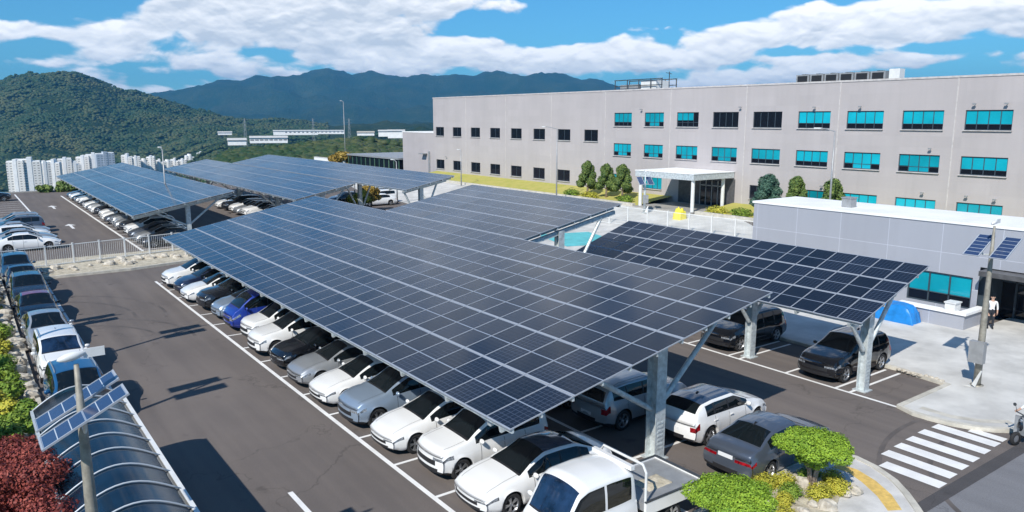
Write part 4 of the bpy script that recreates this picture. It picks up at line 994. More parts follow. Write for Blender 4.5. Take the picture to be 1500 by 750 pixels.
    if kind != 'cab':
        mb = MB(); mb.add([(-.95, 0, interp(-.95, s['top'])+.07), (-1.03, .02, interp(-1., s['top'])-.02), (-1.03, -.02, interp(-1., s['top'])-.02), (-.78, 0, interp(-.8, s['top'])-.01)], [(0, 1, 2), (0, 3, 1), (0, 2, 3)])
        mb.build('roof_antenna', M['black_plastic'], root)
    return root
PROTO = {k: build_car(k) for k in ('sedan', 'suv', 'boxy', 'hatch', 'van')}
USED = set()
CATS = {'sedan': 'car', 'suv': 'suv', 'boxy': 'suv', 'hatch': 'car', 'van': 'van', 'cab': 'truck'}
ROOFPAINT = {}
def place_car(kind, pcol, x, y, head, label, group, glass=None, z=0, simple=False, roof=None):
    """head in degrees: direction the nose points, 0 = +X"""
    root = PROTO[kind]
    if kind in USED: root = copy_tree(root)
    USED.add(kind)
    root.name = {'sedan': 'sedan_car', 'suv': 'suv_car', 'boxy': 'suv_car', 'hatch': 'hatchback_car', 'van': 'van'}[kind]
    root.location = (x, y, z); root.rotation_euler = (0, 0, R(head))
    tag(root, label, CATS[kind], group)
    for ch in root.children:
        b = ch.name.split('.')[0]
        if b in ('body', 'mirror', 'door_handle'):
            ch.material_slots[0].link = 'OBJECT'; ch.material_slots[0].material = P[pcol]
        if b == 'roof_panel': ch.material_slots[0].link = 'OBJECT'; ch.material_slots[0].material = P[roof or pcol]
        if glass and b == 'windshield': ch.material_slots[0].link = 'OBJECT'; ch.material_slots[0].material = M[glass]
        if simple and b in ('door_gaps', 'door_handle', 'roof_antenna', 'mirror', 'roof_rail'):
            bpy.data.objects.remove(ch)
    return root
GA = 'cars parked nose out under the left edge of the near canopy'
row1 = [('sedan', 'white', 16.15, 'white sedan with a blue reflecting roof next to the white pickup truck', 12.62),
 ('boxy', 'white', 18.65, 'white boxy suv at the near corner of the large canopy, beside the blue roofed sedan', 12.45),
 ('sedan', 'white', 21.1, 'white sedan with a wide black grille, between the white boxy suv and the silver suv', 12.4),
 ('suv', 'paleblue', 23.65, 'silver blue suv between two white sedans nearest the pickup end of the row', 12.35),
 ('sedan', 'white', 26.15, 'white sedan between the silver blue suv and the silver sedan', 12.4),
 ('sedan', 'silver', 28.65, 'silver sedan between the white sedan and the black car', 12.45),
 ('hatch', 'black', 31.15, 'black car between the silver sedan and the white suv', 12.3),
 ('suv', 'white', 33.65, 'white suv between the black car and the little white car, showing a black wheel', 12.3),
 ('boxy', 'white', 36.15, 'white small car beside the bright blue van', 12.45),
 ('van', 'blue', 38.6, 'bright blue van parked nose out', 12.75),
 ('hatch', 'paleblue', 41.1, 'pale silver blue hatchback beyond the bright blue van', 12.4),
 ('suv', 'dark', 43.6, 'dark suv beyond the pale silver blue hatchback', 12.4),
 ('sedan', 'white', 46.1, 'white sedan between the two dark cars near the far end', 12.4),
 ('hatch', 'navy', 48.5, 'dark navy hatchback beside the last white cars at the far end', 12.3),
 ('suv', 'white', 50.9, 'last white suv at the far end of the near canopy row', 12.25)]
for k, pc, y, lb, x in row1: place_car(k, pc, x+random.uniform(-.1, .1), y, 180+random.uniform(-1.2, 1.2), lb, GA, 'cab_glass', roof='skyroof' if y == 16.15 else None)
place_car('hatch', 'white', 20.25, 16.05, 0+3, 'white hatchback parked nose to the lane behind the big steel column', 'cars in the middle row under the near canopy', roof='skyroof')
place_car('sedan', 'grey', 19.75, 13.35, 2, 'dark grey sedan with red tail lights parked beside the planting bed', 'cars in the middle row under the near canopy')
place_car('suv', 'silver', 18.9, 18.6, 1, 'silver suv in shade just behind the big steel column', 'cars in the middle row under the near canopy')
for y, pc, k in ((21.1, 'black', 'sedan'), (23.6, 'white', 'suv'), (28.5, 'grey', 'sedan'), (33.6, 'white', 'hatch')):
    place_car(k, pc, 18.8, y, 0, '%s car in deep shade in the middle row of the near canopy' % pc if pc != 'white' else '%s %s in deep shade in the middle row of the near canopy' % (pc, 'suv' if k == 'suv' else 'hatchback'), 'cars in the middle row under the near canopy')
place_car('suv', 'black', 29.55, 16.75, 180, 'black suv under the small canopy beside the empty bay', 'black cars under the small canopy')
place_car('suv', 'black', 29.6, 21.9, 180, 'black suv further back under the small canopy', 'black cars under the small canopy')
GL = 'cars parked end to end along the left kerb'
for k, pc, y, lb, gl in (('suv', 'midblue', 30.6, 'blue car nearest the solar lamp post in the kerbside row', None), ('boxy', 'white', 36.2, 'white car with blue tinted windscreen in the kerbside row', 'cab_glass_blue'),
     ('sedan', 'silver', 41.5, 'silver sedan between the blue windscreen car and the maroon roofed car', None), ('sedan', 'black', 46.6, 'black looking car with maroon roof in the kerbside row', None),
     ('suv', 'dark', 51.3, 'dark suv beyond the maroon roofed car', None), ('sedan', 'navy', 55.9, 'navy sedan second from the white fence', None)):
    place_car(k, pc, 2.85, y, -90+random.uniform(-1, 1), lb, GL, gl, roof='maroon' if 'maroon roof ' in lb else None)
place_car('suv', 'teal', 2.75, 60.2-.7, -90, 'dark teal suv at the end of the kerbside row against the white fence', GL)
GF = 'cars parked side on in the far lot at the left edge'
for k, pc, y, lb in (('sedan', 'white', 72.4, 'white sedan with dark windows nearest the fence in the far left lot'), ('sedan', 'silver', 75.2, 'silver sedan second from the fence in the far left lot'),
     ('hatch', 'white', 78.0, 'white hatchback third from the fence in the far left lot'), ('sedan', 'silver', 80.7, 'silver sedan fourth from the fence in the far left lot'), ('suv', 'grey', 83.4, 'dark grey suv between two silver cars in the far left lot'), ('suv', 'silver', 86.2, 'silver suv at the back of the group in the far left lot')):
    place_car(k, pc, 4.3, y, 180 if k == 'suv' else 0, lb, GF)
place_car('sedan', 'white', -1.1, 77.9, 0, 'white sedan cut off by the left edge in the far left lot', GF)
place_car('suv', 'dark', 3.6, 118, 0, 'dark suv far off beside the apartment towers at the left edge', GF)
GD = 'cars nose out under the blue looking canopy'
rnd = random.Random(11)
LB = {'white': 'white car in the row under the blue looking canopy', 'silver': 'silver car in the row under the blue looking canopy', 'dark': 'dark car in the row under the blue looking canopy', 'grey': 'grey car in the row under the blue looking canopy'}
for i in range(20):
    pc = ['dark', 'silver', 'grey', 'white', 'dark', 'silver', 'silver', 'grey', 'white', 'white', 'dark', 'white', 'silver', 'white', 'dark', 'white', 'silver', 'dark', 'white', 'grey'][i]
    k = ['sedan', 'suv', 'hatch', 'sedan'][rnd.randrange(4)]
    place_car(k, pc, 14.2, 68.3+2.5*i, 180, LB[pc], GD, simple=True)
for i, pc in enumerate(['white', 'white', 'white', 'silver', 'white', 'dark', 'white']):
    place_car(['sedan', 'hatch', 'suv'][i % 3], pc, 29.6-2.7, 78.0+2.5*i+0, 180, {'white': 'white car between the blue looking canopy and the far canopy', 'silver': 'silver car between the blue looking canopy and the far canopy', 'dark': 'dark car between the blue looking canopy and the far canopy'}[pc], 'cars under the far canopy', simple=True)
for i, (x, y, pc, lb) in enumerate(((41.6, 85.0, 'white', 'white car beside the autumn coloured shrubs, nearest the canopy'), (43.2, 87.6, 'white', 'white suv behind the white car by the autumn coloured shrubs'), (39.6, 89.5, 'dark', 'dark car beside the autumn coloured shrubs'), (45.3, 92.4, 'silver', 'silver car furthest back beside the autumn coloured shrubs'))):
    place_car(['sedan', 'suv', 'sedan', 'hatch'][i], pc, x, y, 180, lb, 'cars by the autumn coloured shrubs', simple=True)
place_car('sedan', 'red', 45.0, 12.9, 200, 'dark red car in the shaded entrance recess at the right edge', None, z=.11)
for k, o in PROTO.items():
    if k not in USED: bpy.data.objects.remove(o)

# near pickup truck: cab, load bed, hoop
tk = build_car('cab')
tk.name = 'pickup_truck'; tk.location = (11.75, 13.3, 0); tk.rotation_euler = (0, 0, R(180)); tag(tk, 'white double cab pickup truck with an open flat bed beside the planting bed', 'truck')
for ch in tk.children:
    if ch.name.split('.')[0] == 'windshield': ch.data.materials[0] = M['cab_glass_blue']
R_ = .31
wsrc = [c for c in tk.children if c.name.startswith('wheel')]
for o in wsrc[:2]:
    c = copy_tree(o, tk); c.location.x = -2.55
bd = MB(); bd.bb(-3.65, -1.48, -.86, .86, .70, .92); bd.build('bed_floor', M['grey_metal'], tk)
MB().bb(-3.65, -1.48, -.9, -.86, .62, .97).bb(-3.65, -1.48, .86, .9, .62, .97).bb(-3.69, -3.65, -.9, .9, .62, .97).build('bed_sides', P['white'], tk)
MB().bb(-3.7, -1.45, -.915, -.855, .97, 1.0).bb(-3.7, -1.45, .855, .915, .97, 1.0).bb(-3.72, -3.64, -.85, .85, .97, 1.0).build('bed_rail', M['steel_dark'], tk)
MB().bb(-3.5, -1.0, -.35, .35, .36, .64).build('chassis', M['black_plastic'], tk)
for y in (-.55, .0, .55): pass
MB().tube([(-1.5, -.84, .7), (-1.5, -.84, 1.75), (-1.5, -.72, 1.93), (-1.5, .72, 1.93), (-1.5, .84, 1.75), (-1.5, .84, .7)], .035, 8).build('rear_hoop', M['white_metal'], tk)
MB().bb(-1.2, -1.08, -.72, .72, 1.88, 1.99).build('roof_rack', P['white'], tk)
MB().bb(-3.72, -3.68, -.84, -.62, .5, .62).bb(-3.72, -3.68, .62, .84, .5, .62).build('tail_lamps', M['taillight'], tk)
lump('sandy_load', M['gravel'], (11.75+2.5, 13.15, .92), (.9, .6, .05), 'thin patch of sand and rope lying in the pickup bed', 'sand', 9., 14, .5)
# ------------------------------------------------------------------ hybrid lamp posts
def lamp_post(x, y, label, h=6.5, yaw=0., z=0, tan=True, head=True):
    t = thing('solar_lamp_post', label, 'lamp post', (x, y, z), R(yaw), 'wind and solar lamp posts')
    mb = MB(); mb.tube([(0, 0, 0), (0, 0, 2.2), (0, 0, h-1.2), (0, 0, h-.15)], [.14, .125, .075, .04], 12); mb.lathe([(.24, 0), (.24, .04), (.16, .05)], 12)
    mb.build('pole', M['tan_metal'] if tan else M['galv'], t, smooth=True)
    for sg in (1, -1):
        ml = MB(); module_into(ml, 1.5, .60)
        pv = ml.build('solar_panel', [M['pvpost'], M['alu'], M['back']], t, (0, .47*sg, h-.95)); pv.rotation_euler = (0, R(-27), 0)
        MB().tube([(0, 0, h-1.25), (0, .3*sg, h-1.28), (0, .47*sg, h-.98)], .03, 8).build('panel_arm', M['galv'], t)
    hub = MB(); hub.lathe([(.001, -.24), (.04, -.2), (.07, -.1), (.075, .05), (.04, .18), (.001, .22)], 14, (0, 0, 0), Matrix.Rotation(R(80), 4, 'Y')); 
    hb = hub.build('turbine_hub', M['white_metal'], t, (-.05, 0, h), True)
    for k in range(3):
        q = R(90+120*k+20); a = Vector((-.36, .07*math.cos(q), .07*math.sin(q))); b = a+Vector((-.04, math.cos(q)*.72, math.sin(q)*.72))
        bl = MB(); n_ = 6; vs = []; fs = []
        for i in range(n_+1):
            p = a.lerp(b, i/n_); w_ = .1*(1-.65*i/n_); tn = Vector((-.45, -math.sin(q), math.cos(q))).normalized(); nn = Vector((1, 0, 0))
            for c in (-1, 1): 
                for e in (-1, 1): vs.append(p+tn*w_*c+nn*.012*e)
        for i in range(n_):
            for u_, v_ in ((0, 1), (1, 3), (3, 2), (2, 0)): fs.append((4*i+u_, 4*i+v_, 4*i+4+v_, 4*i+4+u_))
        fs.append((0, 1, 3, 2)); fs.append((4*n_, 4*n_+1, 4*n_+3, 4*n_+2))
        bl.add(vs, fs).build('turbine_blade', M['white_metal'], t)
    MB().bb(.12, .45, -.01, .01, -.06, .10).build('turbine_tail', M['white_metal'], t, (0, 0, h))
    if head:
        MB().tube([(0, 0, 3.2+.6), (.5, -.0, 4.25), (1.1, 0, 4.35)], .03, 8).build('lamp_arm', M['galv'], t)
        MB().bb(1.0, 1.5, -.12, .12, 4.3, 4.38).build('lamp_head', M['grey_metal'], t)
    MB().bb(-.42, -.15, -.27, .27, 1.0, 1.85).build('control_box', M['grey_metal'], t)
    return t
lamp_post(1.37, 14.55, 'tall tan wind and solar lamp post beside the curved shelter, nearest the camera', head=False)
lamp_post(31.84, 12.48, 'wind and solar lamp post standing on the plaza at the right', 6.5, 0, .1, tan=True, head=False)
lamp_post(-.35, 26.9, 'wind and solar lamp post just outside the left edge', 8.2, 0, .12, head=False)
lamp_post(-.2, 35.2, 'tallest wind and solar lamp post on the left planting strip', 9.6, 0, .12, head=False)
lamp_post(-.3, 41.8, 'farthest wind and solar lamp post on the left planting strip', 6.5, 0, .12, head=False)
lamp_post(56.9, 55.0, 'small wind and solar lamp post in front of the entrance porch', 4.2, 60, .95, False, head=False)
def street_lamp(x, y, z, h, arm, label):
    t = thing('street_lamp', label, 'street lamp', (x, y, z), 0, 'street lamps')
    MB().tube([(0, 0, 0), (0, 0, h)], [.1, .05], 10).build('pole', M['grey_metal'], t, smooth=True)
    MB().tube([(0, 0, h-.05), (0, arm*.5, h+.12), (0, arm, h+.2)], .04, 8).build('arm', M['grey_metal'], t)
    MB().bb(-.13, .13, arm-.1, arm+.5*(1 if arm > 0 else -1), h+.16, h+.25).build('lamp_head', M['white_metal'], t)
street_lamp(57, 69.3, .8, 8.5, 2.2, 'tall grey street lamp in front of the black windows of the office building')
street_lamp(57, 34.6, .8, 8.7, 1.3, 'tall grey street lamp in front of the cyan windows at right')
street_lamp(70, 158, -3, 17, 1., 'very tall thin lamp mast far beyond the canopies')
street_lamp(17.2, 83, 0, 7.4, .9, 'street lamp rising through the far end of the blue looking canopy')
street_lamp(38.0, 83.5, 0, 4.8, .8, 'street lamp beside the autumn shrubs, left of two')
street_lamp(44.6, 85.5, 0, 5.2, .8, 'street lamp beside the autumn shrubs, right of two')
street_lamp(58.5, 92.5, .9, 5.0, .4, 'short street lamp at the left end of the grass bank')

# ------------------------------------------------------------------ shelter with curved roof
sh = thing('curved_shelter', 'shelter with curved dark blue roof and pale ribs beside the left kerb', 'shelter', (2.2, 11.5, 0))
def vault(u): # u 0..1 across
    x = -1.1+2.2*u; return x, 2.5+.5*math.sin(math.pi*(.02+u*.96))-.04*(1-u)
Lsh = 12.6; mb = MB(); nu = 16; vs = []
for y in np.linspace(0, Lsh, 12):
    for i in range(nu+1):
        x, z = vault(i/nu); vs.append((x, y, z))
fs = [(r_*(nu+1)+i, r_*(nu+1)+i+1, (r_+1)*(nu+1)+i+1, (r_+1)*(nu+1)+i) for r_ in range(11) for i in range(nu)]
o = mb.add(vs, fs).build('roof_sheet', M['poly'], sh, smooth=True); sm = o.modifiers.new('thickness', 'SOLIDIFY'); sm.thickness = .02
for k in range(13):
    y = .05+(Lsh-.1)*k/12; mb = MB(); mb.tube([(vault(i/14)[0], y, vault(i/14)[1]+.03) for i in range(15)], .02, 8); mb.build('roof_rib', M['grey_rib'], sh, smooth=True)
MB().bar((1.12, 0, 2.5), (1.12, Lsh, 2.5), .1, .14).build('edge_beam', M['white_metal'], sh)
MB().bar((-1.12, 0, 2.46), (-1.12, Lsh, 2.46), .07, .1).build('edge_beam', M['galv'], sh)
for y in (.3, 4.3, 8.3, 12.3):
    for x in (-1.05, 1.05): MB().tube([(x, y, 0), (x, y, 2.45)], .055, 10).build('post', M['galv'], sh)
MB().bb(-.95, -.55, .6, 11.9, .42, .48).build('bench_seat', M['grey_metal'], sh)
tag(MB().lathe([(.05, 0), (.05, .7), (.5, .72), (.52, .76), (.001, .78)], 24).build('round_table', M['white_metal'], None, (.35, 19.2, .12), True), 'round pale table beside the curved shelter under the red maple', 'table')

# ------------------------------------------------------------------ vegetation
def leaves(mb, c, rad, n, size, rnd, shell=.55, up=.3, m=0):
    for _ in range(n):
        v = Vector((rnd.gauss(0, 1), rnd.gauss(0, 1), rnd.gauss(0, 1))).normalized()
        k = shell+(1-shell)*rnd.random()**.6
        bump = 1+.22*noise.noise(v*2.1+Vector(c)*3.1)
        p = Vector((c[0]+v.x*rad[0]*k*bump, c[1]+v.y*rad[1]*k*bump, c[2]+v.z*rad[2]*k*bump))
        nn = (v+Vector((rnd.uniform(-1, 1), rnd.uniform(-1, 1), rnd.uniform(-1, 1)+up))*.8).normalized()
        a = nn.orthogonal().normalized(); a = Matrix.Rotation(rnd.uniform(0, 6.28), 3, nn) @ a; b = nn.cross(a)
        s_ = size*rnd.uniform(.6, 1.3)
        mb.add([p-a*s_*.5-b*s_*.3, p+a*s_*.5-b*s_*.3, p+a*s_*.5+b*s_*.3, p-a*s_*.5+b*s_*.3], [(0, 1, 2, 3)], m)
def tree(name, label, cat, loc, trunks, blobs, n, size, leafm, trunkm='trunk', group=None, seed=1, rot=0):
    t = thing(name, label, cat, loc, rot, group); rnd = random.Random(seed)
    mb = MB()
    for pts, r0, r1 in trunks:
        m_ = len(pts); mb.tube(pts, [r0+(r1-r0)*i/(m_-1) for i in range(m_)], 8)
    mb.build('trunk', M[trunkm], t, smooth=True)
    mb = MB(); tot = sum(b[3]*b[4]*b[5] for b in blobs)
    for b in blobs: leaves(mb, b[:3], b[3:6], int(n*b[3]*b[4]*b[5]/tot)+20, size, rnd)
    mb.build('crown', M[leafm], t)
    return t
def umbrella(loc, rx, h, label, seed, n=9000, top=.34):
    rnd = random.Random(seed); blobs = []
    for i in range(16):
        q = i*2.4; r_ = rx*math.sqrt((i+.5)/16)*.78
        blobs.append((r_*math.cos(q), r_*math.sin(q), h+top*.5*(1-(r_/rx)**2)*1.6, rx*.34, rx*.34, top*.62))
    blobs += [(rx*.2*math.cos(a_), rx*.2*math.sin(a_), h-.28, rx*.3, rx*.3, .2) for a_ in (0, 2, 4)]
    tr = []
    for i in range(6):
        q = i*1.05; tr.append(([(0.05*math.cos(q), .05*math.sin(q), 0), (.12*math.cos(q), .12*math.sin(q), h*.45), (rx*.45*math.cos(q), rx*.45*math.sin(q), h)], .06, .025))
    return tree('cloud_pine', label, 'tree', loc, tr, blobs, n*2, .045, 'pine', 'trunk_pale', 'clipped round pines on the front island', seed)
umbrella((18.85, 11.35, .15), 1.08, 1.15, 'clipped umbrella shaped pine on the paved island beside the grey sedan', 3, 12000)
umbrella((14.75, 11.0, .15), 1.15, 1.0, 'clipped umbrella shaped pine beside the pickup truck bed', 5, 12000)
# low yellow green planting
rnd = random.Random(5)
for i, (x, y, r_) in enumerate([(16.4, 12.0, .45), (17.1, 12.1, .5), (17.8, 12.15, .45), (18.3, 11.9, .42), (19.25, 11.7, .4), (19.6, 11.2, .38), (19.2, 10.75, .42), (18.5, 10.9, .45), (17.9, 11.4, .4), (16.0, 11.3, .4), (17.3, 11.2, .3), (16.6, 10.7, .4), (15.6, 12.0, .35)]):
    mb = MB(); leaves(mb, (0, 0, .12), (r_, r_*.8, .26), 2000, .04, rnd, .2, .8)
    tag(mb.build('low_shrub', M['shrub_yellow'] if i % 4 else M['shrub'], None, (x, y, .17)), 'low %s shrub in the planting bed of the paved island' % ('yellow green' if i % 4 else 'fresh green'), 'shrub', 'low shrubs in the island bed')
# left hedge shrubs
spots = [(1.0, 24.6, .8, 1.0), (.8, 26.6, .8, 1.1), (1.0, 29.0, .8, .9), (.5, 31.2, .7, .9), (1.0, 33.6, .75, .8), (.8, 36.6, .8, 1.0), (.9, 39.6, .8, 1.1), (1.0, 42.8, .8, .9), (.6, 46, .9, 1.1), (1.0, 49.6, .8, 1.0), (.8, 53.4, .9, 1.2), (.9, 57.2, .8, 1.0), (-.6, 34, .9, 1.2), (-.4, 40, 1., 1.3), (-.5, 47, 1., 1.3), (-.4, 54, 1., 1.4)]
for i, (x, y, r_, h_) in enumerate(spots):
    mb = MB(); 
    for k in range(9): q_ = rnd.uniform(.35, .75); leaves(mb, (rnd.uniform(-.5, .5), rnd.uniform(-1.2, 1.2), h_*.35+rnd.uniform(-.15, .45)), (r_*q_*.8, r_*q_, h_*q_*.55), 420 if y < 45 else 240, rnd.uniform(.07, .12) if y < 45 else .14, rnd, .15, .6)
    tag(mb.build('green_shrub', M['shrub' if i % 3 else 'shrub_yellow'], None, (x-.25, y, .1)), ('leafy green' if i % 3 else 'yellowish green')+' shrub on the left planting strip behind the kerb stones', 'shrub', 'shrubs along the left kerb')
def boulder(r_, seed):
    vs = []; 
    n1, n2 = 7, 10
    for i in range(n1+1):
        th = math.pi*i/n1
        for k in range(n2):
            ph = 2*math.pi*k/n2; v = Vector((math.sin(th)*math.cos(ph), math.sin(th)*math.sin(ph), math.cos(th)))
            f = 1+.38*noise.noise(v*1.7+Vector((seed*3.1, 0, 0))); vs.append((v.x*f*r_, v.y*f*r_*.85, v.z*f*r_*.62))
    fs = [(i*n2+k, (i+1)*n2+k, (i+1)*n2+(k+1) % n2, i*n2+(k+1) % n2) for i in range(n1) for k in range(n2)]
    return MB().add(vs, fs).mesh('boulder', M['rock'])
bms = [boulder(.42, s_) for s_ in range(5)]
y = 23.5; i = 0
while y < 58:
    o = link('boulder', bms[i % 5], None, (1.42+rnd.uniform(-.15, .12), y, .2), (0, 0, rnd.uniform(0, 6))); k = rnd.uniform(.7, 1.15); o.scale = (k, k, k)
    tag(o, 'pale edging boulder between the kerb and the green shrubs on the left', 'boulder', 'boulders along the left kerb'); y += rnd.uniform(.9, 1.5); i += 1
for k in range(34):
    x = rnd.uniform(1.5, 14.0); y = 58.8+(x/14)*1.4+rnd.uniform(0, 2.4); o = link('boulder', bms[k % 5], None, (x, y, .18), (0, 0, rnd.uniform(0, 6))); q = rnd.uniform(.45, 1.1); o.scale = (q, q, q)
    tag(o, 'pale rock in the bed at the foot of the white railing fence', 'rock', 'rocks along the white railing fence')
for k in range(9):
    x = 31.2+rnd.uniform(-.1, .1); y = 13.5+k*.22; o = link('boulder', bms[k % 5], None, (x, y, .12), (0, 0, rnd.uniform(0, 6))); q = rnd.uniform(.2, .32); o.scale = (q, q, q)
    tag(o, 'small stone beside the kerb at the end of the empty bay', 'stone', 'stones at the end of the empty bay')
for k in range(13):
    x = rnd.uniform(14.2, 19.6); y = rnd.uniform(10.2, 12.2); o = link('boulder', bms[k % 5], None, (x, y, .2), (0, 0, rnd.uniform(0, 6))); q = rnd.uniform(.3, .75); o.scale = (q, q, q)
    tag(o, 'pale rock between the low shrubs of the island bed', 'rock', 'rocks in the island bed')
# red maple bottom left
def blobs_round(cx, cy, cz, R0, n, rs, seed, flat=.7):
    rr_ = random.Random(seed); out = []
    for _ in range(n):
        v = Vector((rr_.gauss(0, 1), rr_.gauss(0, 1), rr_.gauss(0, 1))).normalized()*R0*rr_.uniform(.5, 1.)
        s_ = rs*rr_.uniform(.7, 1.3); out.append((cx+v.x, cy+v.y, cz+v.z*flat, s_, s_, s_*.7))
    return out
tree('red_maple', 'dark red maple tree in the bottom left corner beside the curved shelter', 'tree', (.1, 18.6, .12), [([(0, 0, 0), (.05, 0, .9), (-.1, .1, 2.1)], .09, .04), ([(0, 0, .6), (.5, -.6, 1.5)], .05, .02), ([(0, 0, .6), (-.2, .9, 1.6)], .05, .02), ([(0, 0, .7), (.1, 1.6, 1.7)], .05, .02)],
     blobs_round(.35, .1, 2.2, 1.15, 22, .5, 4)+blobs_round(.3, 2.1, 2.0, 1.0, 14, .45, 8)+blobs_round(.2, -1.8, 2.2, 1., 12, .45, 9), 46000, .055, 'maple', seed=4)
tree('red_maple', 'brownish red maple further from the camera, against the green shrubs', 'tree', (.3, 22.6, .12), [([(0, 0, 0), (.05, 0, .9), (-.1, .1, 1.5)], .08, .03)], blobs_round(0, .0, 1.6, .95, 16, .45, 14), 20000, .055, 'maple', seed=14)
# facade trees: cloud pruned conifers
def facade_tree(y, x, w_, h_, leafm, label, seed):
    rr_ = random.Random(seed); bl = []
    for k in range(11):
        q = k*2.3; u = k/10; r_ = w_*(.62-.35*u); bl.append((r_*math.cos(q), r_*math.sin(q), h_*(.3+.6*u), w_*.42*(1.1-.35*u), w_*.42*(1.1-.35*u), h_*.13))
    bl.append((0, 0, h_*.9, w_*.35, w_*.35, h_*.13))
    tree('conifer_tree', label, 'tree', (x, y, 1.25), [([(0, 0, 0), (.1, 0, h_*.5), (0, .1, h_*.9)], .14, .04)]+[([(0, 0, h_*.25), (w_*.5*math.cos(a_), w_*.5*math.sin(a_), h_*.4)], .06, .03) for a_ in (0, 2, 4)], bl, 10000, .13, leafm, 'trunk_pale', 'conifers in front of the office building', seed)
facade_tree(69.5, 62, 1.35, 4.1, 'pine_dark', 'conifer left of the three in front of the facade by the porch', 1)
facade_tree(66.4, 62.2, 1.3, 3.9, 'pine_dark', 'middle conifer of the three in front of the facade by the porch', 2)
facade_tree(63.5, 62, 1.35, 4.0, 'pine_dark', 'conifer right of the three, nearest the porch', 3)
facade_tree(44.0, 62, 1.6, 4.0, 'spruce', 'blue green conifer just right of the entrance porch', 4)
facade_tree(41.0, 62, 1.2, 4.0, 'pine_dark', 'clipped conifer beside the tall street lamp, left one', 5)
facade_tree(37.4, 62, 1.3, 4.0, 'pine_dark', 'clipped conifer beside the tall street lamp, right one', 6)
for i, (x, y) in enumerate(((61.2, 71.5), (61, 67.9), (61.2, 62.2), (61.3, 46.4), (61.2, 49.2))):
    mb = MB(); leaves(mb, (0, 0, .35), (.9, 1.2, .5), 900, .14, rnd, .4, .6); tag(mb.build('low_shrub', M['shrub_yellow' if i in (1, 4) else 'shrub'], None, (x, y, 1.1)), 'rounded shrub at the foot of the conifers on the grass bank', 'shrub', 'shrubs on the grass bank')
# autumn trees between the canopies, and beyond
for i, (x, y, h_, lb) in enumerate(((36.3, 78.5, 2.5, 'autumn coloured tree, nearest of the clump between the canopies'), (38.6, 80.5, 2.9, 'autumn coloured tree, taller one of the clump between the canopies'))):
    tree('autumn_tree', lb, 'tree', (x, y, 0), [([(0, 0, 0), (.1, .1, h_*.6)], .1, .04)], blobs_round(0, 0, h_*.6, 1.0, 12, .6, 20+i, .9), 4500, .17, 'autumn' if i else 'shrub_yellow', group='autumn trees between the canopies', seed=20+i)
tree('autumn_tree', 'yellow leaved tree far beyond the canopies', 'tree', (67, 152, -4), [([(0, 0, 0), (.2, 0, 5)], .3, .1)], blobs_round(0, 0, 5.4, 2.3, 14, 1.3, 31, .8), 5000, .5, 'autumn', seed=31)
tree('autumn_tree', 'smaller yellow brown tree beside the far yellow leaved tree', 'tree', (74, 155, -4), [([(0, 0, 0), (.2, 0, 4)], .3, .1)], blobs_round(0, 0, 4.4, 1.7, 12, 1.1, 33, .8), 4000, .5, 'autumn', seed=33)
for i, (x, y, s_) in enumerate(((10.5, 128, 1.2), (13, 128, 1.5), (15.5, 128.5, 1.4), (2.5, 128, 1.1))):
    tree('bushy_tree', 'dark green bush at the end of the far lot below the apartment towers', 'tree', (x, y, -.4), [([(0, 0, 0), (0, .1, s_*.8)], .1, .05)], blobs_round(0, 0, s_*.7, s_*.6, 8, s_*.45, 40+i, .7), 1500, .3, 'pine_dark', group='bushes at the end of the far lot', seed=40+i)
# glazed gatehouse and white wall behind the far canopies
gh = thing('glass_gatehouse', 'dark green glass building behind the far canopies', 'building', (66.3, 140, 0))
MB().bb(0, 14, -14, 8, 0, 3.0).build('wall', M['black_glass'], gh)
mb = MB(); [mb.bb(-.08, -.01, -14+2*k-.12, -14+2*k+.12, 0, 3.0) for k in range(12)]; mb.build('mullion', M['spruce'], gh)
MB().bb(-.3, 14.3, -14.3, 8.3, 3.0, 3.3).build('roof', M['grey_metal'], gh)
MB().bb(-4, -.4, -30, -8, .9, 1.0).build('terrace', M['roof_white'], gh)
ww = thing('white_wall', 'low white wall left of the dark glass building', 'wall', (66, 150, 0)); MB().bb(0, .4, 0, 16, -1, 1.9).build('wall', M['roof_white'], ww); MB().bb(-.05, .45, -.05, 16.05, 1.9, 2.0).build('coping', M['concrete'], ww)

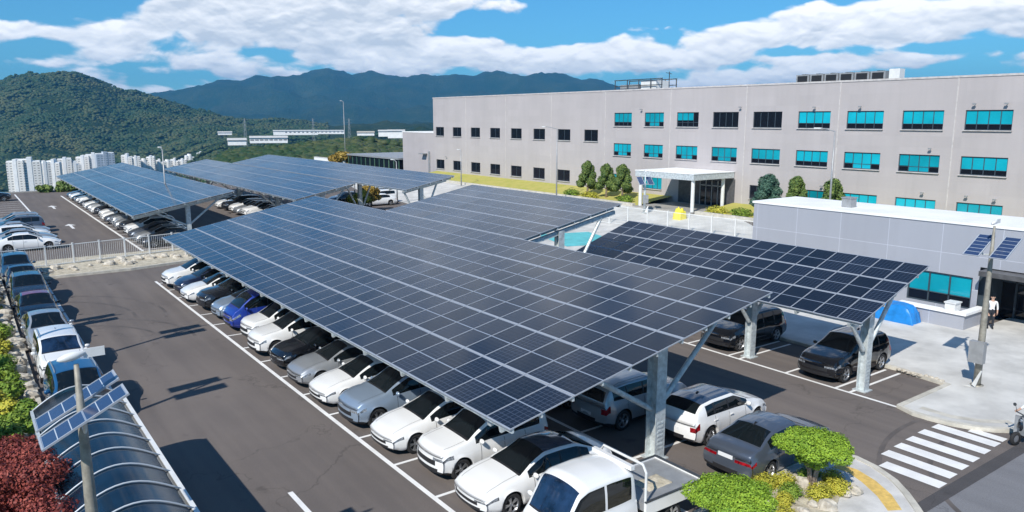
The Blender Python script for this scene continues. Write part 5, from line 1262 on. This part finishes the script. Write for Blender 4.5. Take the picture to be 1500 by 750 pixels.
# ------------------------------------------------------------------ apartment towers and sheds in the valley
def at(px, r_): a = px2az(px); return r_*math.sin(R(a)), r_*math.cos(R(a))
TW = [(16,14,223,0,1050),(36,18,221,0,1050),(57,12,226,0,1120),(72,12,224,0,1120),(88,13,222,0,1150),(102,12,227,0,1150),(116,13,220,0,1180),(131,15,217,0,1180),(148,17,216,1,1130),
      (181,11,219,0,1200),(193,10,222,0,1200),(205,10,226,0,1220),(216,9,222,0,1220),(228,10,227,0,1240),(240,9,228,0,1240),(251,9,226,0,1260),(262,9,227,0,1260),(273,9,221,0,1270),(290,9,218,0,1280)]
for i, (px, wd, ty, gy, d_) in enumerate(TW):
    x, y = at(px, d_); zt = CAMH-(ty-173)/1138.*d_; zb_ = -100
    lab = ('blue grey apartment tower at the right end of the left cluster' if gy else 'white apartment tower in the left cluster beyond the far lot' if px < 160 else 'white apartment tower in the right cluster behind the far canopies')
    if px == 36: lab = 'widest and nearest white apartment tower at the far left'
    t = thing('apartment_tower', lab, 'apartment block', (x, y, zb_), R(-18+(i % 3)*9), 'apartment towers left cluster' if px < 160 else 'apartment towers right cluster')
    H_ = zt-zb_; m_ = M['tower_grey' if gy else 'tower']; w2 = wd*.62
    mb = MB(); mb.bb(-w2, -w2*.1, -6, 6, 0, H_-3).bb(w2*.1, w2, -7, 5, 0, H_-2-(i % 2)*3); mb.build('wall', m_, t)
    MB().bb(-w2*.22, w2*.22, -7.4, 7.4, 0, H_).build('stair_core', M['roof_white'] if not gy else m_, t)
    MB().bb(-w2*.95, -w2*.15, -5.5, 5.5, H_-3, H_-2).bb(w2*.15, w2*.95, -6.5, 4.5, H_-2-(i % 2)*3, H_-1-(i % 2)*3).build('roof', M['roof_white'], t)
SH = [(345,24,196,203,700,'long low white shed on the near wooded rise, left'),(392,50,193,201,760,'long white shed with flat roof on the wooded rise'),(408,16,186,193,1300,'white factory hall in the valley, left one'),(440,46,186,193,1350,'long white factory hall in the valley'),(480,44,187,192,1400,'long pale factory hall right of the longest one'),
      (328,18,189,192,1250,'small white block on the left side of the valley'),(563,18,185,194,900,'pale factory block beside the office building'),(580,24,183,196,850,'brownish roofed works building beside the office building'),(535,24,189,193,1000,'low white works building right of the valley halls')]
for i, (px, wd, ty, by, d_, lb) in enumerate(SH):
    x, y = at(px, d_); zt = CAMH-(ty-173)/1138.*d_; H_ = (by-ty)/1138.*d_; w2 = wd*d_/1138./2
    t = thing('factory_hall', lb, 'building', (x, y, zt-H_-4), R(-px2az(px)))
    MB().bb(-w2, w2, -12, 12, 0, H_*.6+1.6).build('wall', M['roof_white'], t)
    MB().add([(-w2-.5, -13, H_*.6+1.6), (w2+.5, -13, H_*.6+1.6), (w2+.5, 0, H_*.6+3.2), (-w2-.5, 0, H_*.6+3.2), (w2+.5, 13, H_*.6+1.6), (-w2-.5, 13, H_*.6+1.6)], [(0, 1, 2, 3), (3, 2, 4, 5), (1, 4, 2), (0, 3, 5)]).build('roof', M['concrete' if i != 8 else 'rock'], t)
    if w2 > 12:
        mb = MB(); [mb.bb(-w2+w2*2*(k+.5)/8-1.6, -w2+w2*2*(k+.5)/8+1.6, -12.1, -12.01, H_*.45, H_*.62) for k in range(8)]; mb.build('window_band', M['frame_dark'], t)
for i, px in enumerate((358, 511, 458)):
    x, y = at(px, 900+i*60); t = thing('power_pylon', 'thin lattice mast on the wooded rise', 'mast', (x, y, -28), 0, 'masts on the wooded rise')
    mb = MB()
    for sx_, sy_ in ((-1, -1), (1, -1), (1, 1), (-1, 1)): mb.bar((sx_*2, sy_*2, 0), (sx_*.4, sy_*.4, 38), .16, .16)
    for z_ in range(4, 36, 5): k_ = 2-1.6*z_/38; mb.bar((-k_, -k_, z_), (k_, k_, z_+4), .1, .1); mb.bar((k_, -k_, z_), (-k_, k_, z_+4), .1, .1)
    mb.build('lattice', M['grey_metal'], t); MB().bar((-3.5, 0, 33), (3.5, 0, 33), .2, .2).bar((-3, 0, 37), (3, 0, 37), .2, .2).build('crossarm', M['grey_metal'], t)

# ------------------------------------------------------------------ people and scooter
def person(loc, rz, label, joints, top_m, leg_m, helmet=False):
    """joints: dict name -> (x,y,z,r); grown as one skinned surface"""
    J = {k: v for k, v in joints.items()}
    order = list(J); E_l = [('pelvis', 'waist'), ('waist', 'chest'), ('chest', 'neck'), ('neck', 'chin'), ('chin', 'head'), ('head', 'crown')]
    for s_ in 'LR': E_l += [('chest', 'sh'+s_), ('sh'+s_, 'el'+s_), ('el'+s_, 'wr'+s_), ('wr'+s_, 'ha'+s_), ('pelvis', 'hip'+s_), ('hip'+s_, 'kn'+s_), ('kn'+s_, 'an'+s_), ('an'+s_, 'toe'+s_)]
    me = bpy.data.meshes.new('person'); me.from_pydata([J[k][:3] for k in order], [(order.index(a_), order.index(b_)) for a_, b_ in E_l], [])
    o = bpy.data.objects.new('person', me); COL.objects.link(o)
    sk = o.modifiers.new('skin', 'SKIN'); 
    if not me.skin_vertices: me.attributes
    sv = me.skin_vertices[0].data if me.skin_vertices else None
    if sv is None:
        bpy.context.view_layer.objects.active = o; bpy.ops.object.select_all(action='DESELECT'); o.select_set(True); bpy.ops.mesh.customdata_skin_add(); sv = me.skin_vertices[0].data
    for i_, k in enumerate(order):
        r_ = J[k][3]; sv[i_].radius = (r_, r_) if isinstance(r_, float) else r_; sv[i_].use_root = (k == 'pelvis')
    sb = o.modifiers.new('sub', 'SUBSURF'); sb.levels = 2; sb.render_levels = 2
    bpy.context.view_layer.update(); dg = bpy.context.evaluated_depsgraph_get(); em = bpy.data.meshes.new_from_object(o.evaluated_get(dg))
    o.modifiers.clear(); o.data = em; em.materials.clear()
    for m_ in (M['skin'], top_m, leg_m, M['hair'], M['black_plastic']): em.materials.append(m_)
    J3 = {k: Vector(v[:3]) for k, v in J.items()}
    for p in em.polygons:
        c = p.center; near = min(J3, key=lambda k: (J3[k]-c).length); k = 1
        if near in ('neck', 'chin', 'head', 'crown'): k = 0
        if near == 'crown' or (near == 'head' and (c.z > J3['head'].z+.02 or c.x < J3['head'].x-.03)): k = 3
        if near[:2] in ('ha', 'wr'): k = 0
        if near[:3] in ('hip', 'pel') or near[:2] == 'kn': k = 2
        if near[:2] == 'an': k = 2 if c.z > J3[near].z+.03 else 4
        if near[:3] == 'toe': k = 4
        p.material_index = k; p.use_smooth = True
    o.location = loc; o.rotation_euler = (0, 0, rz); tag(o, label, 'person')
    hd = J3['head']
    MB().lathe([(.001, .03), (.014, .02), (.02, -.01), (.012, -.025), (.001, -.028)], 8, hd+Vector((.095, 0, -.01))).build('nose', M['skin'], o, smooth=True)
    for sg in (-1, 1):
        MB().lathe([(.001, .012), (.012, .0), (.001, -.012)], 8, hd+Vector((.088, .034*sg, .025))).build('eye', M['hair'], o, smooth=True)
        MB().lathe([(.001, .03), (.018, .01), (.018, -.015), (.001, -.03)], 8, hd+Vector((.0, .088*sg, -.005))).build('ear', M['skin'], o, smooth=True)
        w_, h_ = J3['wr'+('L' if sg > 0 else 'R')], J3['ha'+('L' if sg > 0 else 'R')]; d_ = (h_-w_).normalized(); sd_ = Vector((1, 0, 0))-d_*d_.x; sd_.normalize()
        for q in range(4):
            b0 = h_+sd_*(.028-.019*q); MB().tube([b0-d_*.02, b0+d_*.045, b0+d_*(.085-.01*abs(q-1.3))+Vector((0, -.012*sg, 0))], [.010, .009, .007], 6).build('finger', M['skin'], o, smooth=True)
        b0 = w_+d_*.04+sd_*.03; MB().tube([b0, b0+sd_*.03+d_*.03, b0+sd_*.035+d_*.065], [.011, .010, .008], 6).build('thumb', M['skin'], o, smooth=True)
    return o
stand = dict(pelvis=(0,0,.94,(.13,.10)), waist=(0,0,1.08,(.125,.10)), chest=(0,0,1.32,(.15,.11)), neck=(.01,0,1.47,.058), chin=(.03,0,1.54,.068), head=(.02,0,1.62,(.088,.10)), crown=(.01,0,1.70,.07),
  shL=(0,.19,1.39,.06), elL=(-.02,.25,1.11,.046), wrL=(.05,.24,.88,.033), haL=(.08,.23,.80,.036), shR=(0,-.19,1.39,.06), elR=(-.02,-.25,1.11,.046), wrR=(.05,-.24,.88,.033), haR=(.08,-.23,.80,.036),
  hipL=(0,.09,.88,.095), knL=(.03,.10,.49,.064), anL=(0,.10,.09,.046), toeL=(.15,.11,.04,.036), hipR=(0,-.09,.88,.095), knR=(.0,-.10,.49,.064), anR=(-.05,-.10,.09,.046), toeR=(.10,-.11,.04,.036))
person((41.2, 15.85, .11), R(215), 'person in white shirt and dark trousers standing by the annex entrance', stand, M['shirt'], M['trousers'])
sx0, sy0 = 27.75, 9.1
sc = thing('motor_scooter', 'dark motor scooter with pale front shield at the right edge beside the plaza kerb', 'scooter', (sx0, sy0, 0), R(165))
mb = MB(); mb.tube([(-.55, 0, .62), (-.3, 0, .62), (.0, 0, .34), (.35, 0, .32), (.52, 0, .62), (.48, 0, .95)], [.13, .19, .15, .13, .12, .08], 12); mb.build('body', P['dark'], sc, smooth=True)
mb = MB(); mb.bb(.50, .56, -.2, .2, .35, .95); mb.build('front_shield', P['silver'], sc)
mb = MB(); mb.tube([(-.7, 0, .76), (-.35, 0, .80), (-.02, 0, .76)], [.10, .14, .09], 10); mb.build('seat', M['black_plastic'], sc, smooth=True)
for x in (-.55, .72):
    wh = MB().lathe([(.13, .05), (.21, .05), (.235, .0), (.21, -.05), (.13, -.05)], 20, (0, 0, 0), Matrix.Rotation(R(90), 4, 'X')).build('wheel', M['tyre'], sc, (x, 0, .235), True)
    MB().lathe([(.001, .03), (.13, .03), (.13, -.03), (.001, -.03)], 14, (0, 0, 0), Matrix.Rotation(R(90), 4, 'X')).build('rim', M['rim'], wh)
MB().tube([(.70, 0, .25), (.55, 0, .75), (.46, 0, 1.02)], .03, 8).tube([(.42, -.32, 1.03), (.47, 0, 1.0), (.42, .32, 1.03)], .02, 8).build('handlebar', M['steel_dark'], sc)
for sg in (-1, 1):
    MB().tube([(.43, .24*sg, 1.03), (.45, .30*sg, 1.22)], .008, 6).lathe([(.001, .012), (.055, .01), (.055, -.01), (.001, -.012)], 14, (.45, .33*sg, 1.25), Matrix.Rotation(R(90), 4, 'Y')).build('mirror', M['steel_dark'], sc)
MB().lathe([(.001, .03), (.07, .0), (.075, -.03)], 14, (.58, 0, .82), Matrix.Rotation(R(90), 4, 'Y')).build('headlight', M['headlight'], sc, smooth=True)
MB().bb(-.78, -.74, -.07, .07, .6, .68).build('taillight', M['taillight'], sc)
ride = dict(pelvis=(-.25,0,.93,(.13,.11)), waist=(-.2,0,1.06,(.125,.10)), chest=(-.08,0,1.28,(.15,.12)), neck=(-.02,0,1.42,.058), chin=(.02,0,1.49,.068), head=(.01,0,1.57,(.088,.10)), crown=(0,0,1.65,.07),
  shL=(-.05,.19,1.34,.06), elL=(.12,.28,1.12,.046), wrL=(.34,.28,1.05,.033), haL=(.41,.28,1.04,.036), shR=(-.05,-.19,1.34,.06), elR=(.12,-.28,1.12,.046), wrR=(.34,-.28,1.05,.033), haR=(.41,-.28,1.04,.036),
  hipL=(-.22,.11,.87,.095), knL=(.22,.17,.82,.066), anL=(.2,.16,.40,.046), toeL=(.34,.16,.35,.036), hipR=(-.22,-.11,.87,.095), knR=(.22,-.17,.82,.066), anR=(.2,-.16,.40,.046), toeR=(.34,-.16,.35,.036))
pr_ = person((sx0, sy0, 0), R(165), 'person in a light shirt and black helmet riding the scooter at the right edge', ride, M['shirt'], M['trousers'])
MB().lathe([(.13, -.06), (.14, .02), (.125, .10), (.08, .155), (.001, .175)], 18, (0, 0, 1.58)).build('helmet', M['black_plastic'], pr_, smooth=True)

# ------------------------------------------------------------------ air between the site and the hills
HZ = True
if HZ:
    mb = MB(); mb.bb(-9000, 9000, -9000, 9000, -140, 470); hz = mb.build('haze', None)
    m = bpy.data.materials.new('haze_air'); m.use_nodes = True; nt = m.node_tree; nt.nodes.remove(nt.nodes['Principled BSDF'])
    v = N(nt, 'ShaderNodeVolumePrincipled'); v.inputs['Color'].default_value = (.12, .52, 1., 1); v.inputs['Density'].default_value = .000105; v.inputs['Anisotropy'].default_value = .1
    L(nt, v.outputs[0], nt.nodes['Material Output'].inputs['Volume'])
    hz.data.materials.clear(); hz.data.materials.append(m); tag(hz, 'thin blue haze over the valley and mountains', 'haze', kind='stuff')
